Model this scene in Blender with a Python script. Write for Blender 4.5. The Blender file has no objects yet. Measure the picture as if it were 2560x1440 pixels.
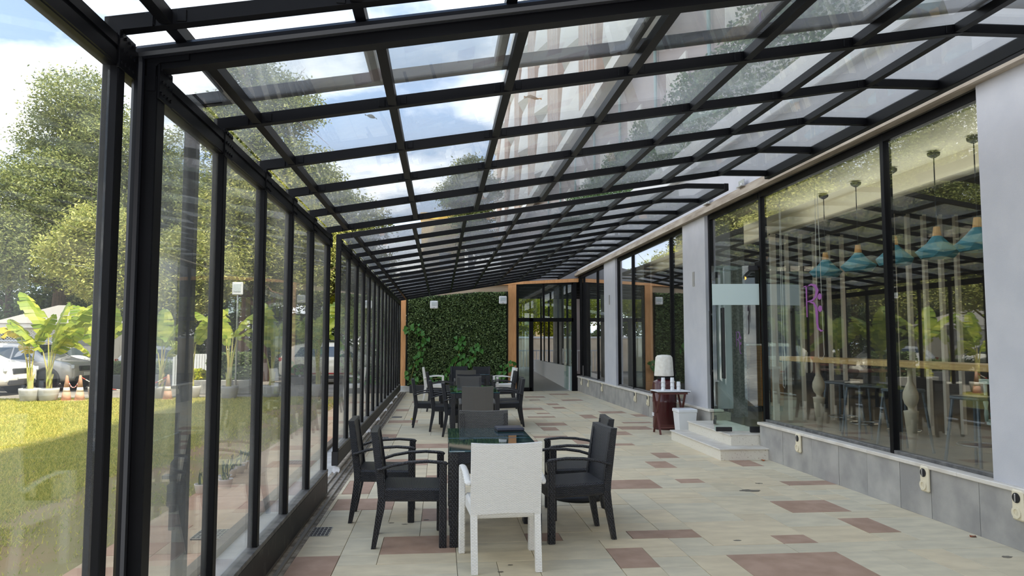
import bpy, math, random
import numpy as np
from mathutils import Vector, Matrix, Euler
R = random.Random(7)
NR = np.random.default_rng(11)
PI = math.pi
S = bpy.context.scene
COL = S.collection
# ------------------------------------------------------------------ camera
def make_camera():
    f = 1850.0
    cd = bpy.data.cameras.new('camera'); cd.sensor_width = 36.0; cd.lens = f / 2560.0 * 36.0
    cd.clip_end = 400; cd.clip_start = 0.05
    c = bpy.data.objects.new('camera', cd); COL.objects.link(c)
    vx, vy = 1102.0 - 1280.0, 854.0 - 720.0
    p = math.atan2(vy, f)
    up = np.array([0, math.cos(p), math.sin(p)])
    Y = np.array([vx, -vy, f]); Y = Y / np.linalg.norm(Y)
    X = np.cross(Y, up); X = -X if X[0] < 0 else X
    # rows: world axes in camera (right, up, forward) coordinates
    M = np.array([X, Y, up])
    right, upv, fwd = M[:, 0], M[:, 1], M[:, 2]
    m = Matrix(((right[0], upv[0], -fwd[0], 0), (right[1], upv[1], -fwd[1], 0), (right[2], upv[2], -fwd[2], 1.58), (0, 0, 0, 1)))
    c.matrix_world = m
    S.camera = c
make_camera()
# ------------------------------------------------------------------ world, sun, exposure
SUN_DIR = Vector((-11.8, 8.5, -25.5)).normalized()
def make_world():
    w = bpy.data.worlds.new('sky'); S.world = w; w.use_nodes = True
    nt = w.node_tree; n = nt.nodes; l = nt.links
    for x in list(n): n.remove(x)
    out = n.new('ShaderNodeOutputWorld'); bg = n.new('ShaderNodeBackground'); bg.inputs[1].default_value = SKY
    tc = n.new('ShaderNodeTexCoord'); sp = n.new('ShaderNodeSeparateXYZ'); l.new(tc.outputs['Generated'], sp.inputs[0])
    rp = n.new('ShaderNodeValToRGB'); rp.color_ramp.elements[0].position = 0.0; rp.color_ramp.elements[0].color = (0.44, 0.49, 0.57, 1)
    rp.color_ramp.elements[1].position = 0.75; rp.color_ramp.elements[1].color = (0.16, 0.245, 0.42, 1)
    e = rp.color_ramp.elements.new(0.3); e.color = (0.24, 0.33, 0.48, 1)
    l.new(sp.outputs[2], rp.inputs[0])
    # clouds on a flat layer: direction / (z + 0.25)
    ad = n.new('ShaderNodeMath'); ad.operation = 'ADD'; ad.inputs[1].default_value = 0.25; l.new(sp.outputs[2], ad.inputs[0])
    mx = n.new('ShaderNodeMath'); mx.operation = 'MAXIMUM'; mx.inputs[1].default_value = 0.08; l.new(ad.outputs[0], mx.inputs[0])
    dv = n.new('ShaderNodeVectorMath'); dv.operation = 'DIVIDE'; l.new(tc.outputs['Generated'], dv.inputs[0]); l.new(mx.outputs[0], dv.inputs[1])
    ns = n.new('ShaderNodeTexNoise'); ns.inputs['Scale'].default_value = 1.7; ns.inputs['Detail'].default_value = 7; ns.inputs['Roughness'].default_value = 0.55
    l.new(dv.outputs[0], ns.inputs['Vector'])
    cr = n.new('ShaderNodeValToRGB'); cr.color_ramp.elements[0].position = 0.45; cr.color_ramp.elements[0].color = (0, 0, 0, 1)
    cr.color_ramp.elements[1].position = 0.70; cr.color_ramp.elements[1].color = (1, 1, 1, 1); l.new(ns.outputs[0], cr.inputs[0])
    mix = n.new('ShaderNodeMixRGB'); mix.inputs[2].default_value = (1.5, 1.43, 1.34, 1)
    l.new(cr.outputs[0], mix.inputs[0]); l.new(rp.outputs[0], mix.inputs[1]); l.new(mix.outputs[0], bg.inputs[0]); l.new(bg.outputs[0], out.inputs[0])
    sd = bpy.data.lights.new('sun', 'SUN'); sd.energy = SUN; sd.angle = math.radians(0.8); sd.color = (1.0, 0.93, 0.80)
    so = bpy.data.objects.new('sun', sd); COL.objects.link(so); so.rotation_euler = SUN_DIR.to_track_quat('-Z', 'Y').to_euler(); so.location = (20, -15, 40)
SKY, SUN = 1.0, 3.4
make_world()
S.view_settings.view_transform = 'Standard'; S.view_settings.look = 'None'; S.view_settings.gamma = 1.0
S.view_settings.use_curve_mapping = False; S.view_settings.exposure = 1.56
S.cycles.transparent_max_bounces = 40; S.cycles.max_bounces = 10; S.cycles.diffuse_bounces = 4; S.cycles.glossy_bounces = 5
S.cycles.use_denoising = True
S.cycles.caustics_reflective = False; S.cycles.caustics_refractive = False
# ------------------------------------------------------------------ object helpers
def tag(o, label=None, cat=None, group=None, kind=None):
    if label: o['label'] = label
    if cat: o['category'] = cat
    if group: o['group'] = group
    if kind: o['kind'] = kind
    return o
def empty(name, loc=(0, 0, 0), rz=0.0, label=None, cat=None, group=None, kind=None):
    o = bpy.data.objects.new(name, None); COL.objects.link(o); o.empty_display_size = 0.1
    o.location = loc; o.rotation_euler = (0, 0, rz)
    return tag(o, label, cat, group, kind)
def ob(name, me, parent=None, loc=None, rot=None, scale=None):
    o = bpy.data.objects.new(name, me); COL.objects.link(o)
    if parent is not None: o.parent = parent
    if loc is not None: o.location = loc
    if rot is not None: o.rotation_euler = rot
    if scale is not None: o.scale = scale
    return o
def dup(root, loc=None, rz=None, label=None, group=None):
    c = root.copy(); COL.objects.link(c)
    if loc is not None: c.location = loc
    if rz is not None: c.rotation_euler = (0, 0, rz)
    if label: c['label'] = label
    if group: c['group'] = group
    for ch in list(root.children):
        d = ch.copy(); COL.objects.link(d); d.parent = c
        for g in list(ch.children):
            e = g.copy(); COL.objects.link(e); e.parent = d
    return c
class MB:
    """collects simple solids and links them as one mesh"""
    def __init__(s): s.v = []; s.f = []
    def add(s, vs, fs):
        b = len(s.v); s.v.extend([tuple(x) for x in vs]); s.f.extend([tuple(b + i for i in q) for q in fs]); return s
    def box(s, x0, x1, y0, y1, z0, z1, c=0.0):
        if c <= 0:
            return s.add([(x0,y0,z0),(x1,y0,z0),(x1,y1,z0),(x0,y1,z0),(x0,y0,z1),(x1,y0,z1),(x1,y1,z1),(x0,y1,z1)],
                         [(0,3,2,1),(4,5,6,7),(0,1,5,4),(1,2,6,5),(2,3,7,6),(3,0,4,7)])
        return s.obox(((x0+x1)/2,(y0+y1)/2,(z0+z1)/2), (1,0,0),(0,1,0),(0,0,1), abs(x1-x0)/2, abs(y1-y0)/2, abs(z1-z0)/2, c)
    def obox(s, ctr, ax, ay, az, hx, hy, hz, c=0.0):
        ctr = Vector(ctr); ax = Vector(ax); ay = Vector(ay); az = Vector(az)
        P = lambda a, b, d: ctr + ax*a + ay*b + az*d
        if c <= 0:
            vs = [P(-hx,-hy,-hz),P(hx,-hy,-hz),P(hx,hy,-hz),P(-hx,hy,-hz),P(-hx,-hy,hz),P(hx,-hy,hz),P(hx,hy,hz),P(-hx,hy,hz)]
            return s.add(vs, [(0,3,2,1),(4,5,6,7),(0,1,5,4),(1,2,6,5),(2,3,7,6),(3,0,4,7)])
        c = min(c, hx*.9, hy*.9, hz*.9)
        vs = []; idx = {}
        for sx in (-1,1):
            for sy in (-1,1):
                for sz in (-1,1):
                    for k in range(3):
                        h = [hx-c, hy-c, hz-c]; h[k] += c
                        idx[(sx,sy,sz,k)] = len(vs); vs.append(P(sx*h[0], sy*h[1], sz*h[2]))
        fs = []
        for k in range(3):
            a, b = (k+1) % 3, (k+2) % 3
            for sg in (-1,1):
                q = []
                for (u, w) in ((-1,-1),(1,-1),(1,1),(-1,1)):
                    t = [0,0,0]; t[k] = sg; t[a] = u; t[b] = w; q.append(idx[(t[0],t[1],t[2],k)])
                fs.append(tuple(q if sg > 0 else q[::-1]))
        for k in range(3):            # edges parallel to axis k
            a, b = (k+1) % 3, (k+2) % 3
            for u in (-1,1):
                for w in (-1,1):
                    t0=[0,0,0]; t0[k]=-1; t0[a]=u; t0[b]=w; t1=list(t0); t1[k]=1
                    q=[idx[(*t0,a)], idx[(*t1,a)], idx[(*t1,b)], idx[(*t0,b)]]
                    fs.append(tuple(q if u*w < 0 else q[::-1]))
        for sx in (-1,1):
            for sy in (-1,1):
                for sz in (-1,1):
                    q=[idx[(sx,sy,sz,k)] for k in range(3)]
                    fs.append(tuple(q if sx*sy*sz > 0 else q[::-1]))
        return s.add(vs, fs)
    def bar(s, p0, p1, w, h, up=(0,0,1), c=0.0):
        p0 = Vector(p0); p1 = Vector(p1); d = (p1-p0); L = d.length; d = d/L
        side = d.cross(Vector(up)); side.normalize(); u = side.cross(d)
        return s.obox((p0+p1)/2, d, side, u, L/2, w/2, h/2, c)
    def tube(s, pts, r, n=8, cap=True, up=(0,0,1)):
        pts = [Vector(p) for p in pts]; m = len(pts); rr = r if isinstance(r, (list, tuple)) else [r]*m
        vs = []; prev = None
        for i, p in enumerate(pts):
            t = (pts[min(i+1,m-1)] - pts[max(i-1,0)]).normalized()
            if prev is None:
                a = Vector(up) if abs(t.dot(Vector(up))) < .95 else Vector((1,0,0))
                u = (a - t*a.dot(t)).normalized()
            else:
                u = (prev - t*prev.dot(t)).normalized()
            prev = u; v = t.cross(u); q = rr[i]; qa, qb = q if isinstance(q, tuple) else (q, q)
            for k in range(n):
                a = 2*PI*k/n; vs.append(p + u*(math.cos(a)*qa) + v*(math.sin(a)*qb))
        fs = [(i*n+k, i*n+(k+1)%n, (i+1)*n+(k+1)%n, (i+1)*n+k) for i in range(m-1) for k in range(n)]
        if cap: fs += [tuple(range(n))[::-1], tuple((m-1)*n+k for k in range(n))]
        return s.add(vs, fs)
    def lathe(s, prof, n=16, c=(0,0,0), cap=True):
        vs = [(c[0]+r*math.cos(2*PI*k/n), c[1]+r*math.sin(2*PI*k/n), c[2]+z) for r, z in prof for k in range(n)]
        m = len(prof)
        fs = [(i*n+k, i*n+(k+1)%n, (i+1)*n+(k+1)%n, (i+1)*n+k) for i in range(m-1) for k in range(n)]
        if cap: fs += [tuple(range(n))[::-1], tuple((m-1)*n+k for k in range(n))]
        return s.add(vs, fs)
    def prism(s, poly, fn, d0, d1):
        """poly: 2D points (ccw seen along +depth towards viewer); fn(a,b,d)->3D"""
        n = len(poly)
        vs = [fn(a,b,d0) for a,b in poly] + [fn(a,b,d1) for a,b in poly]
        fs = [tuple(range(n))[::-1], tuple(range(n,2*n))] + [(i,(i+1)%n,n+(i+1)%n,n+i) for i in range(n)]
        return s.add(vs, fs)
    def mesh(s, name, m, smooth=False):
        me = bpy.data.meshes.new(name); me.from_pydata(s.v, [], s.f)
        if m is not None: me.materials.append(m)
        # box-projected UV in metres
        uv = me.uv_layers.new(name='uv'); co = np.array(s.v, dtype=np.float64)
        nl = len(me.loops); vi = np.empty(nl, dtype=np.int32); me.loops.foreach_get('vertex_index', vi)
        npoly = len(me.polygons); nrm = np.empty(npoly*3, dtype=np.float32); me.polygons.foreach_get('normal', nrm); nrm = np.abs(nrm.reshape(-1,3))
        lt = np.empty(npoly, dtype=np.int32); me.polygons.foreach_get('loop_total', lt)
        ax = np.repeat(np.argmax(nrm, axis=1), lt); p = co[vi]
        U = np.where(ax == 0, p[:,1], p[:,0]); V = np.where(ax == 2, p[:,1], p[:,2])
        uv.data.foreach_set('uv', np.stack([U,V],1).astype(np.float32).ravel())
        if smooth: me.polygons.foreach_set('use_smooth', np.ones(npoly, dtype=bool))
        me.update(); return me
    def build(s, name, m, parent=None, smooth=False, world=False, loc=None, rot=None):
        me = s.mesh(name, m, smooth); o = ob(name, me, parent, loc, rot)
        if world and parent is not None: o.location = -Vector(parent.location)
        return o
def fixn(o):
    """consistent outward normals for a small mesh"""
    import bmesh
    bm = bmesh.new(); bm.from_mesh(o.data); bmesh.ops.recalc_face_normals(bm, faces=bm.faces); bm.to_mesh(o.data); bm.free(); return o
def npmesh(name, V, Q, m, smooth=False):
    """big mesh from numpy: V (n,3), Q (k,c) polygons of c corners"""
    me = bpy.data.meshes.new(name); k, c = Q.shape
    me.vertices.add(len(V)); me.vertices.foreach_set('co', V.astype(np.float32).ravel())
    me.loops.add(k*c); me.loops.foreach_set('vertex_index', Q.astype(np.int32).ravel())
    me.polygons.add(k); me.polygons.foreach_set('loop_start', np.arange(0, k*c, c, dtype=np.int32))
    try: me.polygons.foreach_set('loop_total', np.full(k, c, dtype=np.int32))
    except Exception: pass
    me.update(calc_edges=True); me.materials.append(m)
    if smooth: me.polygons.foreach_set('use_smooth', np.ones(k, dtype=bool))
    return me
# ------------------------------------------------------------------ materials
def C(r, g, b):
    """sRGB 0..255 -> linear"""
    t = lambda c: (c/255/12.92) if c/255 <= .04045 else ((c/255+.055)/1.055)**2.4
    return (t(r), t(g), t(b), 1)
def newmat(name):
    m = bpy.data.materials.new(name); m.use_nodes = True; nt = m.node_tree
    for x in list(nt.nodes): nt.nodes.remove(x)
    return m, nt, nt.nodes, nt.links
def mat(name, col, rough=.5, metal=0.0, col2=None, nscale=6.0, ndetail=4, nstretch=None, bump=0.0, bscale=40.0, rnd=0.0, spec=.5, coat=0.0, lo=.35, hi=.65, coords='Object'):
    m, nt, n, l = newmat(name)
    out = n.new('ShaderNodeOutputMaterial'); b = n.new('ShaderNodeBsdfPrincipled'); l.new(b.outputs[0], out.inputs[0])
    b.inputs['Base Color'].default_value = col; b.inputs['Roughness'].default_value = rough; b.inputs['Metallic'].default_value = metal
    b.inputs['Specular IOR Level'].default_value = spec; b.inputs['Coat Weight'].default_value = coat
    src = None
    if col2 is not None or bump > 0 or rnd > 0:
        tc = n.new('ShaderNodeTexCoord'); vec = tc.outputs[coords]
        oi = n.new('ShaderNodeObjectInfo')
        sc = n.new('ShaderNodeVectorMath'); sc.operation = 'SCALE'; sc.inputs[0].default_value = (13.1, 7.7, 3.3); l.new(oi.outputs['Random'], sc.inputs['Scale'])
        av = n.new('ShaderNodeVectorMath'); l.new(vec, av.inputs[0]); l.new(sc.outputs[0], av.inputs[1]); vec = av.outputs[0]
        if nstretch:
            mp = n.new('ShaderNodeMapping'); mp.inputs['Scale'].default_value = nstretch; l.new(vec, mp.inputs[0]); vec2 = mp.outputs[0]
        else: vec2 = vec
    cur = None
    if col2 is not None:
        ns = n.new('ShaderNodeTexNoise'); ns.inputs['Scale'].default_value = nscale; ns.inputs['Detail'].default_value = ndetail; l.new(vec2, ns.inputs['Vector'])
        rp = n.new('ShaderNodeMapRange'); rp.inputs[1].default_value = lo; rp.inputs[2].default_value = hi; l.new(ns.outputs[0], rp.inputs[0])
        mx = n.new('ShaderNodeMixRGB'); mx.inputs[1].default_value = col; mx.inputs[2].default_value = col2; l.new(rp.outputs[0], mx.inputs[0]); cur = mx.outputs[0]
    if rnd > 0:
        hs = n.new('ShaderNodeHueSaturation'); mr = n.new('ShaderNodeMapRange'); mr.inputs[3].default_value = 1-rnd; mr.inputs[4].default_value = 1+rnd
        l.new(oi.outputs['Random'], mr.inputs[0]); l.new(mr.outputs[0], hs.inputs['Value'])
        if cur: l.new(cur, hs.inputs['Color'])
        else: hs.inputs['Color'].default_value = col
        cur = hs.outputs[0]
    if cur: l.new(cur, b.inputs['Base Color'])
    if bump > 0:
        n2 = n.new('ShaderNodeTexNoise'); n2.inputs['Scale'].default_value = bscale; n2.inputs['Detail'].default_value = 4; l.new(vec2, n2.inputs['Vector'])
        bp = n.new('ShaderNodeBump'); bp.inputs['Strength'].default_value = bump; bp.inputs['Distance'].default_value = .01; l.new(n2.outputs[0], bp.inputs['Height']); l.new(bp.outputs[0], b.inputs['Normal'])
    return m
def glassmat(name, f0=.04, tint=(.97,.985,.98,1), dust=.02, dustcol=(.8,.82,.82,1), rough=0.0, gain=1.0, streak=False):
    m, nt, n, l = newmat(name)
    out = n.new('ShaderNodeOutputMaterial')
    tr = n.new('ShaderNodeBsdfTransparent'); tr.inputs[0].default_value = tint
    gl = n.new('ShaderNodeBsdfGlossy'); gl.inputs['Roughness'].default_value = rough; gl.inputs['Color'].default_value = (1,1,1,1)
    lw = n.new('ShaderNodeLayerWeight'); lw.inputs[0].default_value = .5
    pw = n.new('ShaderNodeMath'); pw.operation = 'POWER'; pw.inputs[1].default_value = 5.0; l.new(lw.outputs['Facing'], pw.inputs[0])
    ma = n.new('ShaderNodeMath'); ma.operation = 'MULTIPLY_ADD'; ma.inputs[1].default_value = (1-f0)*gain; ma.inputs[2].default_value = f0*gain; ma.use_clamp = True; l.new(pw.outputs[0], ma.inputs[0])
    mx = n.new('ShaderNodeMixShader'); l.new(ma.outputs[0], mx.inputs[0]); l.new(tr.outputs[0], mx.inputs[1]); l.new(gl.outputs[0], mx.inputs[2])
    cur = mx.outputs[0]
    if dust > 0:
        df = n.new('ShaderNodeBsdfTranslucent'); df.inputs[0].default_value = dustcol
        d2 = n.new('ShaderNodeBsdfDiffuse'); d2.inputs[0].default_value = dustcol
        m1 = n.new('ShaderNodeMixShader'); m1.inputs[0].default_value = .5; l.new(df.outputs[0], m1.inputs[1]); l.new(d2.outputs[0], m1.inputs[2])
        m2 = n.new('ShaderNodeMixShader'); l.new(cur, m2.inputs[1]); l.new(m1.outputs[0], m2.inputs[2])
        if streak:
            tc = n.new('ShaderNodeTexCoord'); ns = n.new('ShaderNodeTexNoise'); ns.inputs['Scale'].default_value = 1.3; ns.inputs['Detail'].default_value = 5
            l.new(tc.outputs['Object'], ns.inputs['Vector']); mr = n.new('ShaderNodeMapRange'); mr.inputs[1].default_value = .35; mr.inputs[2].default_value = .7
            mr.inputs[3].default_value = dust*.4; mr.inputs[4].default_value = dust*1.8; l.new(ns.outputs[0], mr.inputs[0]); l.new(mr.outputs[0], m2.inputs[0])
        else: m2.inputs[0].default_value = dust
        if streak:   # a film of dust looks denser at a slant
            f2 = n.new('ShaderNodeMath'); f2.operation = 'MULTIPLY_ADD'; f2.inputs[1].default_value = 3.0; f2.inputs[2].default_value = 1.0
            p2 = n.new('ShaderNodeMath'); p2.operation = 'POWER'; p2.inputs[1].default_value = 2.0; l.new(lw.outputs['Facing'], p2.inputs[0]); l.new(p2.outputs[0], f2.inputs[0])
            f3 = n.new('ShaderNodeMath'); f3.operation = 'MULTIPLY'; f3.use_clamp = True; l.new(mr.outputs[0], f3.inputs[0]); l.new(f2.outputs[0], f3.inputs[1]); l.new(f3.outputs[0], m2.inputs[0])
        cur = m2.outputs[0]
    l.new(cur, out.inputs[0]); return m
def leafmat(name, a, b, trans=.35, rough=.45, sat=1.0):
    """leaves: colour by random island between a and b, some light through the blade"""
    m, nt, n, l = newmat(name)
    out = n.new('ShaderNodeOutputMaterial'); pb = n.new('ShaderNodeBsdfPrincipled'); pb.inputs['Roughness'].default_value = rough; pb.inputs['Specular IOR Level'].default_value = .35
    g = n.new('ShaderNodeNewGeometry'); mx = n.new('ShaderNodeMixRGB'); mx.inputs[1].default_value = a; mx.inputs[2].default_value = b
    l.new(g.outputs['Random Per Island'], mx.inputs[0]); l.new(mx.outputs[0], pb.inputs['Base Color'])
    tl = n.new('ShaderNodeBsdfTranslucent'); l.new(mx.outputs[0], tl.inputs[0])
    ms = n.new('ShaderNodeMixShader'); ms.inputs[0].default_value = trans; l.new(pb.outputs[0], ms.inputs[1]); l.new(tl.outputs[0], ms.inputs[2]); l.new(ms.outputs[0], out.inputs[0])
    return m
def weavemat(name, col, col2, w=.03, h=.009, rough=.45, bump=.8, vertical=False):
    """plaited strands: running-bond weave as relief"""
    m, nt, n, l = newmat(name)
    out = n.new('ShaderNodeOutputMaterial'); b = n.new('ShaderNodeBsdfPrincipled'); l.new(b.outputs[0], out.inputs[0]); b.inputs['Roughness'].default_value = rough
    tc = n.new('ShaderNodeTexCoord'); vec = tc.outputs['UV']
    if vertical:
        mp = n.new('ShaderNodeMapping'); mp.inputs['Rotation'].default_value = (0,0,PI/2); l.new(vec, mp.inputs[0]); vec = mp.outputs[0]
    sx = n.new('ShaderNodeSeparateXYZ'); l.new(vec, sx.inputs[0])
    def math_(op, a, b=None, c=None):
        k = n.new('ShaderNodeMath'); k.operation = op
        for i, q in enumerate((a, b, c)):
            if q is None: continue
            if isinstance(q, (int, float)): k.inputs[i].default_value = q
            else: l.new(q, k.inputs[i])
        return k.outputs[0]
    row = math_('DIVIDE', sx.outputs[1], h); ri = math_('FLOOR', row); par = math_('MULTIPLY', math_('MODULO', math_('ABSOLUTE', ri), 2.0), .5)
    u = math_('FRACT', math_('ADD', math_('DIVIDE', sx.outputs[0], w), par)); v = math_('FRACT', row)
    hu = math_('SINE', math_('MULTIPLY', u, PI)); hv = math_('SINE', math_('MULTIPLY', v, PI))
    hgt = math_('MULTIPLY', math_('POWER', hu, .3), math_('POWER', hv, .45))
    mx = n.new('ShaderNodeMixRGB'); mx.inputs[1].default_value = col2; mx.inputs[2].default_value = col
    l.new(math_('SMOOTH_MIN', hgt, 1.0, .05) if False else hgt, mx.inputs[0]); l.new(mx.outputs[0], b.inputs['Base Color'])
    bp = n.new('ShaderNodeBump'); bp.inputs['Strength'].default_value = bump; bp.inputs['Distance'].default_value = .008; l.new(hgt, bp.inputs['Height']); l.new(bp.outputs[0], b.inputs['Normal'])
    return m
M = {}
M['black'] = mat('black_metal', C(4,4,6), rough=.42, col2=C(8,8,11), nscale=3, spec=.16)
M['black_matt'] = mat('black_matt', C(14,14,16), rough=.6)
M['black_worn'] = mat('black_worn', C(18,17,17), rough=.55, col2=C(84,80,74), nscale=9, ndetail=8, lo=.58, hi=.78)
M['ledge'] = mat('ledge_worn', C(70,70,70), rough=.5, col2=C(110,108,104), nscale=14, ndetail=6)
M['rubber'] = mat('rubber', C(12,13,18), rough=.32)
M['steel'] = mat('steel', C(190,190,190), rough=.3, metal=1.0)
M['glass'] = glassmat('glass_side', dust=.02, streak=True)
M['glass_roof'] = glassmat('glass_roof', dust=.045, dustcol=(.85,.86,.88,1), streak=True)
M['glass_win'] = glassmat('glass_window', gain=2.0, f0=.045, tint=(.95,.975,.965,1), dust=.008)
M['glass_door'] = glassmat('glass_door', tint=(.86,.95,.92,1), dust=.015)
M['frost'] = mat('frosted_film', C(196,214,210), rough=.5)
M['wood'] = mat('orange_wood', C(220,164,108), rough=.55, col2=C(198,140,88), nscale=5, nstretch=(14,14,.8), ndetail=5)
M['wood_y'] = mat('yellow_wood', C(206,170,112), rough=.45, col2=C(186,148,90), nscale=4, nstretch=(12,1,12))
M['wood_cab'] = mat('cabinet_wood', C(170,132,78), rough=.5, col2=C(146,108,60), nscale=4, nstretch=(1,1,14))
M['grey_plaster'] = mat('grey_plaster', C(194,194,197), rough=.85, col2=C(186,187,191), nscale=3, bump=.25, bscale=160)
M['white_plaster'] = mat('white_plaster', C(222,222,220), rough=.85, bump=.15, bscale=90)
M['slab'] = mat('kota_slab', C(174,171,164), rough=.6, col2=C(146,144,140), nscale=3.2, ndetail=8, rnd=.06, bump=.1, bscale=60)
M['coping'] = mat('coping_stone', C(222,216,204), rough=.55, col2=C(206,198,184), nscale=5, rnd=.03)
M['terrazzo'] = mat('speckled_step', C(226,220,204), rough=.5, col2=C(170,150,128), nscale=60, ndetail=3, lo=.62, hi=.72)
M['grout'] = mat('grout', C(176,168,148), rough=.95, col2=C(136,130,114), nscale=5)
M['tile_grey'] = mat('tile_grey', C(216,205,176), rough=.7, col2=C(200,190,164), nscale=4, ndetail=8, nstretch=(1,2.2,1), rnd=.05, bump=.12, bscale=30)
M['tile_beige'] = mat('tile_beige', C(224,208,174), rough=.7, col2=C(210,194,162), nscale=4, ndetail=8, nstretch=(1,2.2,1), rnd=.05, bump=.12, bscale=30)
M['tile_buff'] = mat('tile_buff', C(220,206,174), rough=.7, col2=C(204,191,161), nscale=4, ndetail=8, nstretch=(1,2.2,1), rnd=.05, bump=.12, bscale=30)
M['tile_red'] = mat('tile_red', C(180,150,128), rough=.75, col2=C(164,134,112), nscale=5, ndetail=8, rnd=.07, bump=.12, bscale=40)
M['pave_a'] = mat('paving_red', C(206,160,124), rough=.8, col2=C(188,142,108), nscale=4, ndetail=7, rnd=.06)
M['pave_b'] = mat('paving_tan', C(212,180,140), rough=.8, col2=C(194,162,124), nscale=4, ndetail=7, rnd=.06)
M['concrete'] = mat('concrete', C(206,204,196), rough=.85, col2=C(178,176,168), nscale=4, ndetail=8)
M['asphalt'] = mat('asphalt', C(150,142,130), rough=.9, col2=C(118,112,104), nscale=.8, ndetail=9)
M['weave_black'] = weavemat('weave_black', C(60,61,66), C(4,4,5), w=.021, h=.0075, rough=.28, bump=.9)
M['weave_grey'] = weavemat('weave_grey', C(124,122,117), C(44,44,43), w=.024, h=.0085, bump=.9)
M['weave_leg'] = weavemat('weave_leg', C(54,54,58), C(4,4,5), w=.030, h=.011, rough=.30, bump=.9, vertical=True)
M['weave_leg_grey'] = weavemat('weave_leg_grey', C(84,83,81), C(24,24,24), w=.030, h=.011, vertical=True)
M['weave_white'] = weavemat('weave_white', C(253,251,246), C(228,224,214), w=.024, h=.0075, bump=.6)
M['weave_white_leg'] = weavemat('weave_white_leg', C(252,250,244), C(230,226,216), w=.026, h=.010, bump=.5)
M['white_plastic'] = mat('white_plastic', C(236,237,238), rough=.4)
M['cream_plastic'] = mat('cream_plastic', C(224,214,186), rough=.45)
M['maroon'] = mat('maroon_paint', C(74,20,25), rough=.28, coat=.4)
M['maroon_wood'] = mat('maroon_wood', C(92,50,44), rough=.5)
M['cloth'] = mat('white_cloth', C(238,234,222), rough=.9, col2=C(226,220,206), nscale=20)
M['tabletop'] = mat('table_glass', C(34,78,80), rough=.03, spec=.8, coat=1.0)
M['menu'] = mat('menu_black', C(40,46,62), rough=.35)
# ------------------------------------------------------------------ floor of stone slabs
def ashlar(x0, x1, y0, y1, gx, gy, forced, sizes, rng):
    nx = int(round((x1-x0)/gx)); ny = int(round((y1-y0)/gy)); g = [[0]*ny for _ in range(nx)]; out = []
    def free(i, j, w, h): return i+w <= nx and j+h <= ny and all(g[a][b] == 0 for a in range(i,i+w) for b in range(j,j+h))
    def take(i, j, w, h, k):
        for a in range(i,i+w):
            for b in range(j,j+h): g[a][b] = 1
        out.append((x0+i*gx, x0+(i+w)*gx, y0+j*gy, y0+(j+h)*gy, k))
    for (a, b, c, d) in forced:
        i = max(0, round((a-x0)/gx)); w = max(1, round((b-a)/gx)); j = max(0, round((c-y0)/gy)); h = max(1, round((d-c)/gy))
        while w > 1 and i+w > nx: w -= 1
        if free(i, j, w, h): take(i, j, w, h, 'r')
    for j in range(ny):
        for i in range(nx):
            if g[i][j]: continue
            opts = [s for s in sizes if free(i, j, *s)]
            w, h = rng.choice(opts) if opts else (1, 1)
            take(i, j, w, h, rng.choices('gbf', (5, 3, 3))[0])
    return out
RED = [(-1.30,-0.70,4.95,5.72),(-0.36,0.22,5.72,6.22),(1.40,1.68,5.14,5.75),(1.99,2.75,4.74,5.47),(1.59,2.20,6.03,6.27),(2.74,3.02,5.70,6.05),(3.19,3.75,6.74,7.21),
       (3.66,4.05,5.90,6.29),(2.74,3.02,4.87,5.12),(3.69,4.25,7.94,8.15),(1.93,2.46,7.9,8.45),(0.83,1.07,6.02,6.30),(-0.10,0.25,6.6,7.1),(-0.9,-0.4,7.2,7.6),(-1.15,-0.85,7.9,8.6),
       (-0.6,-0.1,9.7,10.3),(-0.2,0.15,8.5,8.95),(2.6,2.9,8.1,8.35),(2.62,2.95,9.1,9.5),(3.1,3.4,9.9,10.4),(1.75,2.1,9.1,9.45),(2.35,2.8,11.3,11.6),(3.9,4.3,9.15,9.55),
       (1.95,2.5,14.0,14.6),(2.9,3.2,15.2,15.9),(2.9,3.2,14.3,14.6),(1.8,2.05,13.1,13.5),(1.55,2.1,12.2,12.5),(1.3,1.6,11.5,12.1),(2.1,2.5,11.4,11.9),(3.05,3.35,12.4,13.0),(3.4,4.0,13.2,13.7),(3.6,4.1,14.2,14.5),
       (3.6,4.2,16.2,16.7),(4.0,4.3,15.4,15.8),(1.95,2.55,17.3,17.8),(2.7,2.95,17.5,17.9),(2.6,2.9,18.4,19.0),(2.0,2.25,16.3,16.6),(1.75,2.2,15.4,15.6),(3.4,4.0,19.6,20.2),(0.2,0.8,16.8,17.2),(-0.9,-0.5,12.4,12.8),(-1.0,-0.4,14.8,15.3),(-1.0,-0.6,17.3,17.9),(-0.7,0.0,19.4,19.9),(2.3,2.8,21.0,21.4),(3.2,3.8,21.9,22.3),(-0.35,0.1,11.2,11.7),(0.4,0.9,10.4,10.9),(1.0,1.5,19.2,19.6),(2.4,2.8,20.0,20.3)]
def stain(fl, x, y, s, rnd):
    n = 18; vs = []
    for k in range(n): a = 2*PI*k/n; r_ = s*(.6+.5*rnd.random()); vs.append((1.7*r_*math.cos(a), .9*r_*math.sin(a), .0024))
    o = MB().add(vs + [(a, b, .0016) for a, b, _ in vs], [tuple(range(n)), tuple(range(n, 2*n))[::-1]] + [(i, n+i, n+(i+1)%n, (i+1)%n) for i in range(n)]).build('stain', M['stain'], fl); o.location = (x, y, 0)
M['stain'] = mat('damp_stain', C(128,122,106), rough=.8, col2=C(108,100,86), nscale=20)
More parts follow.
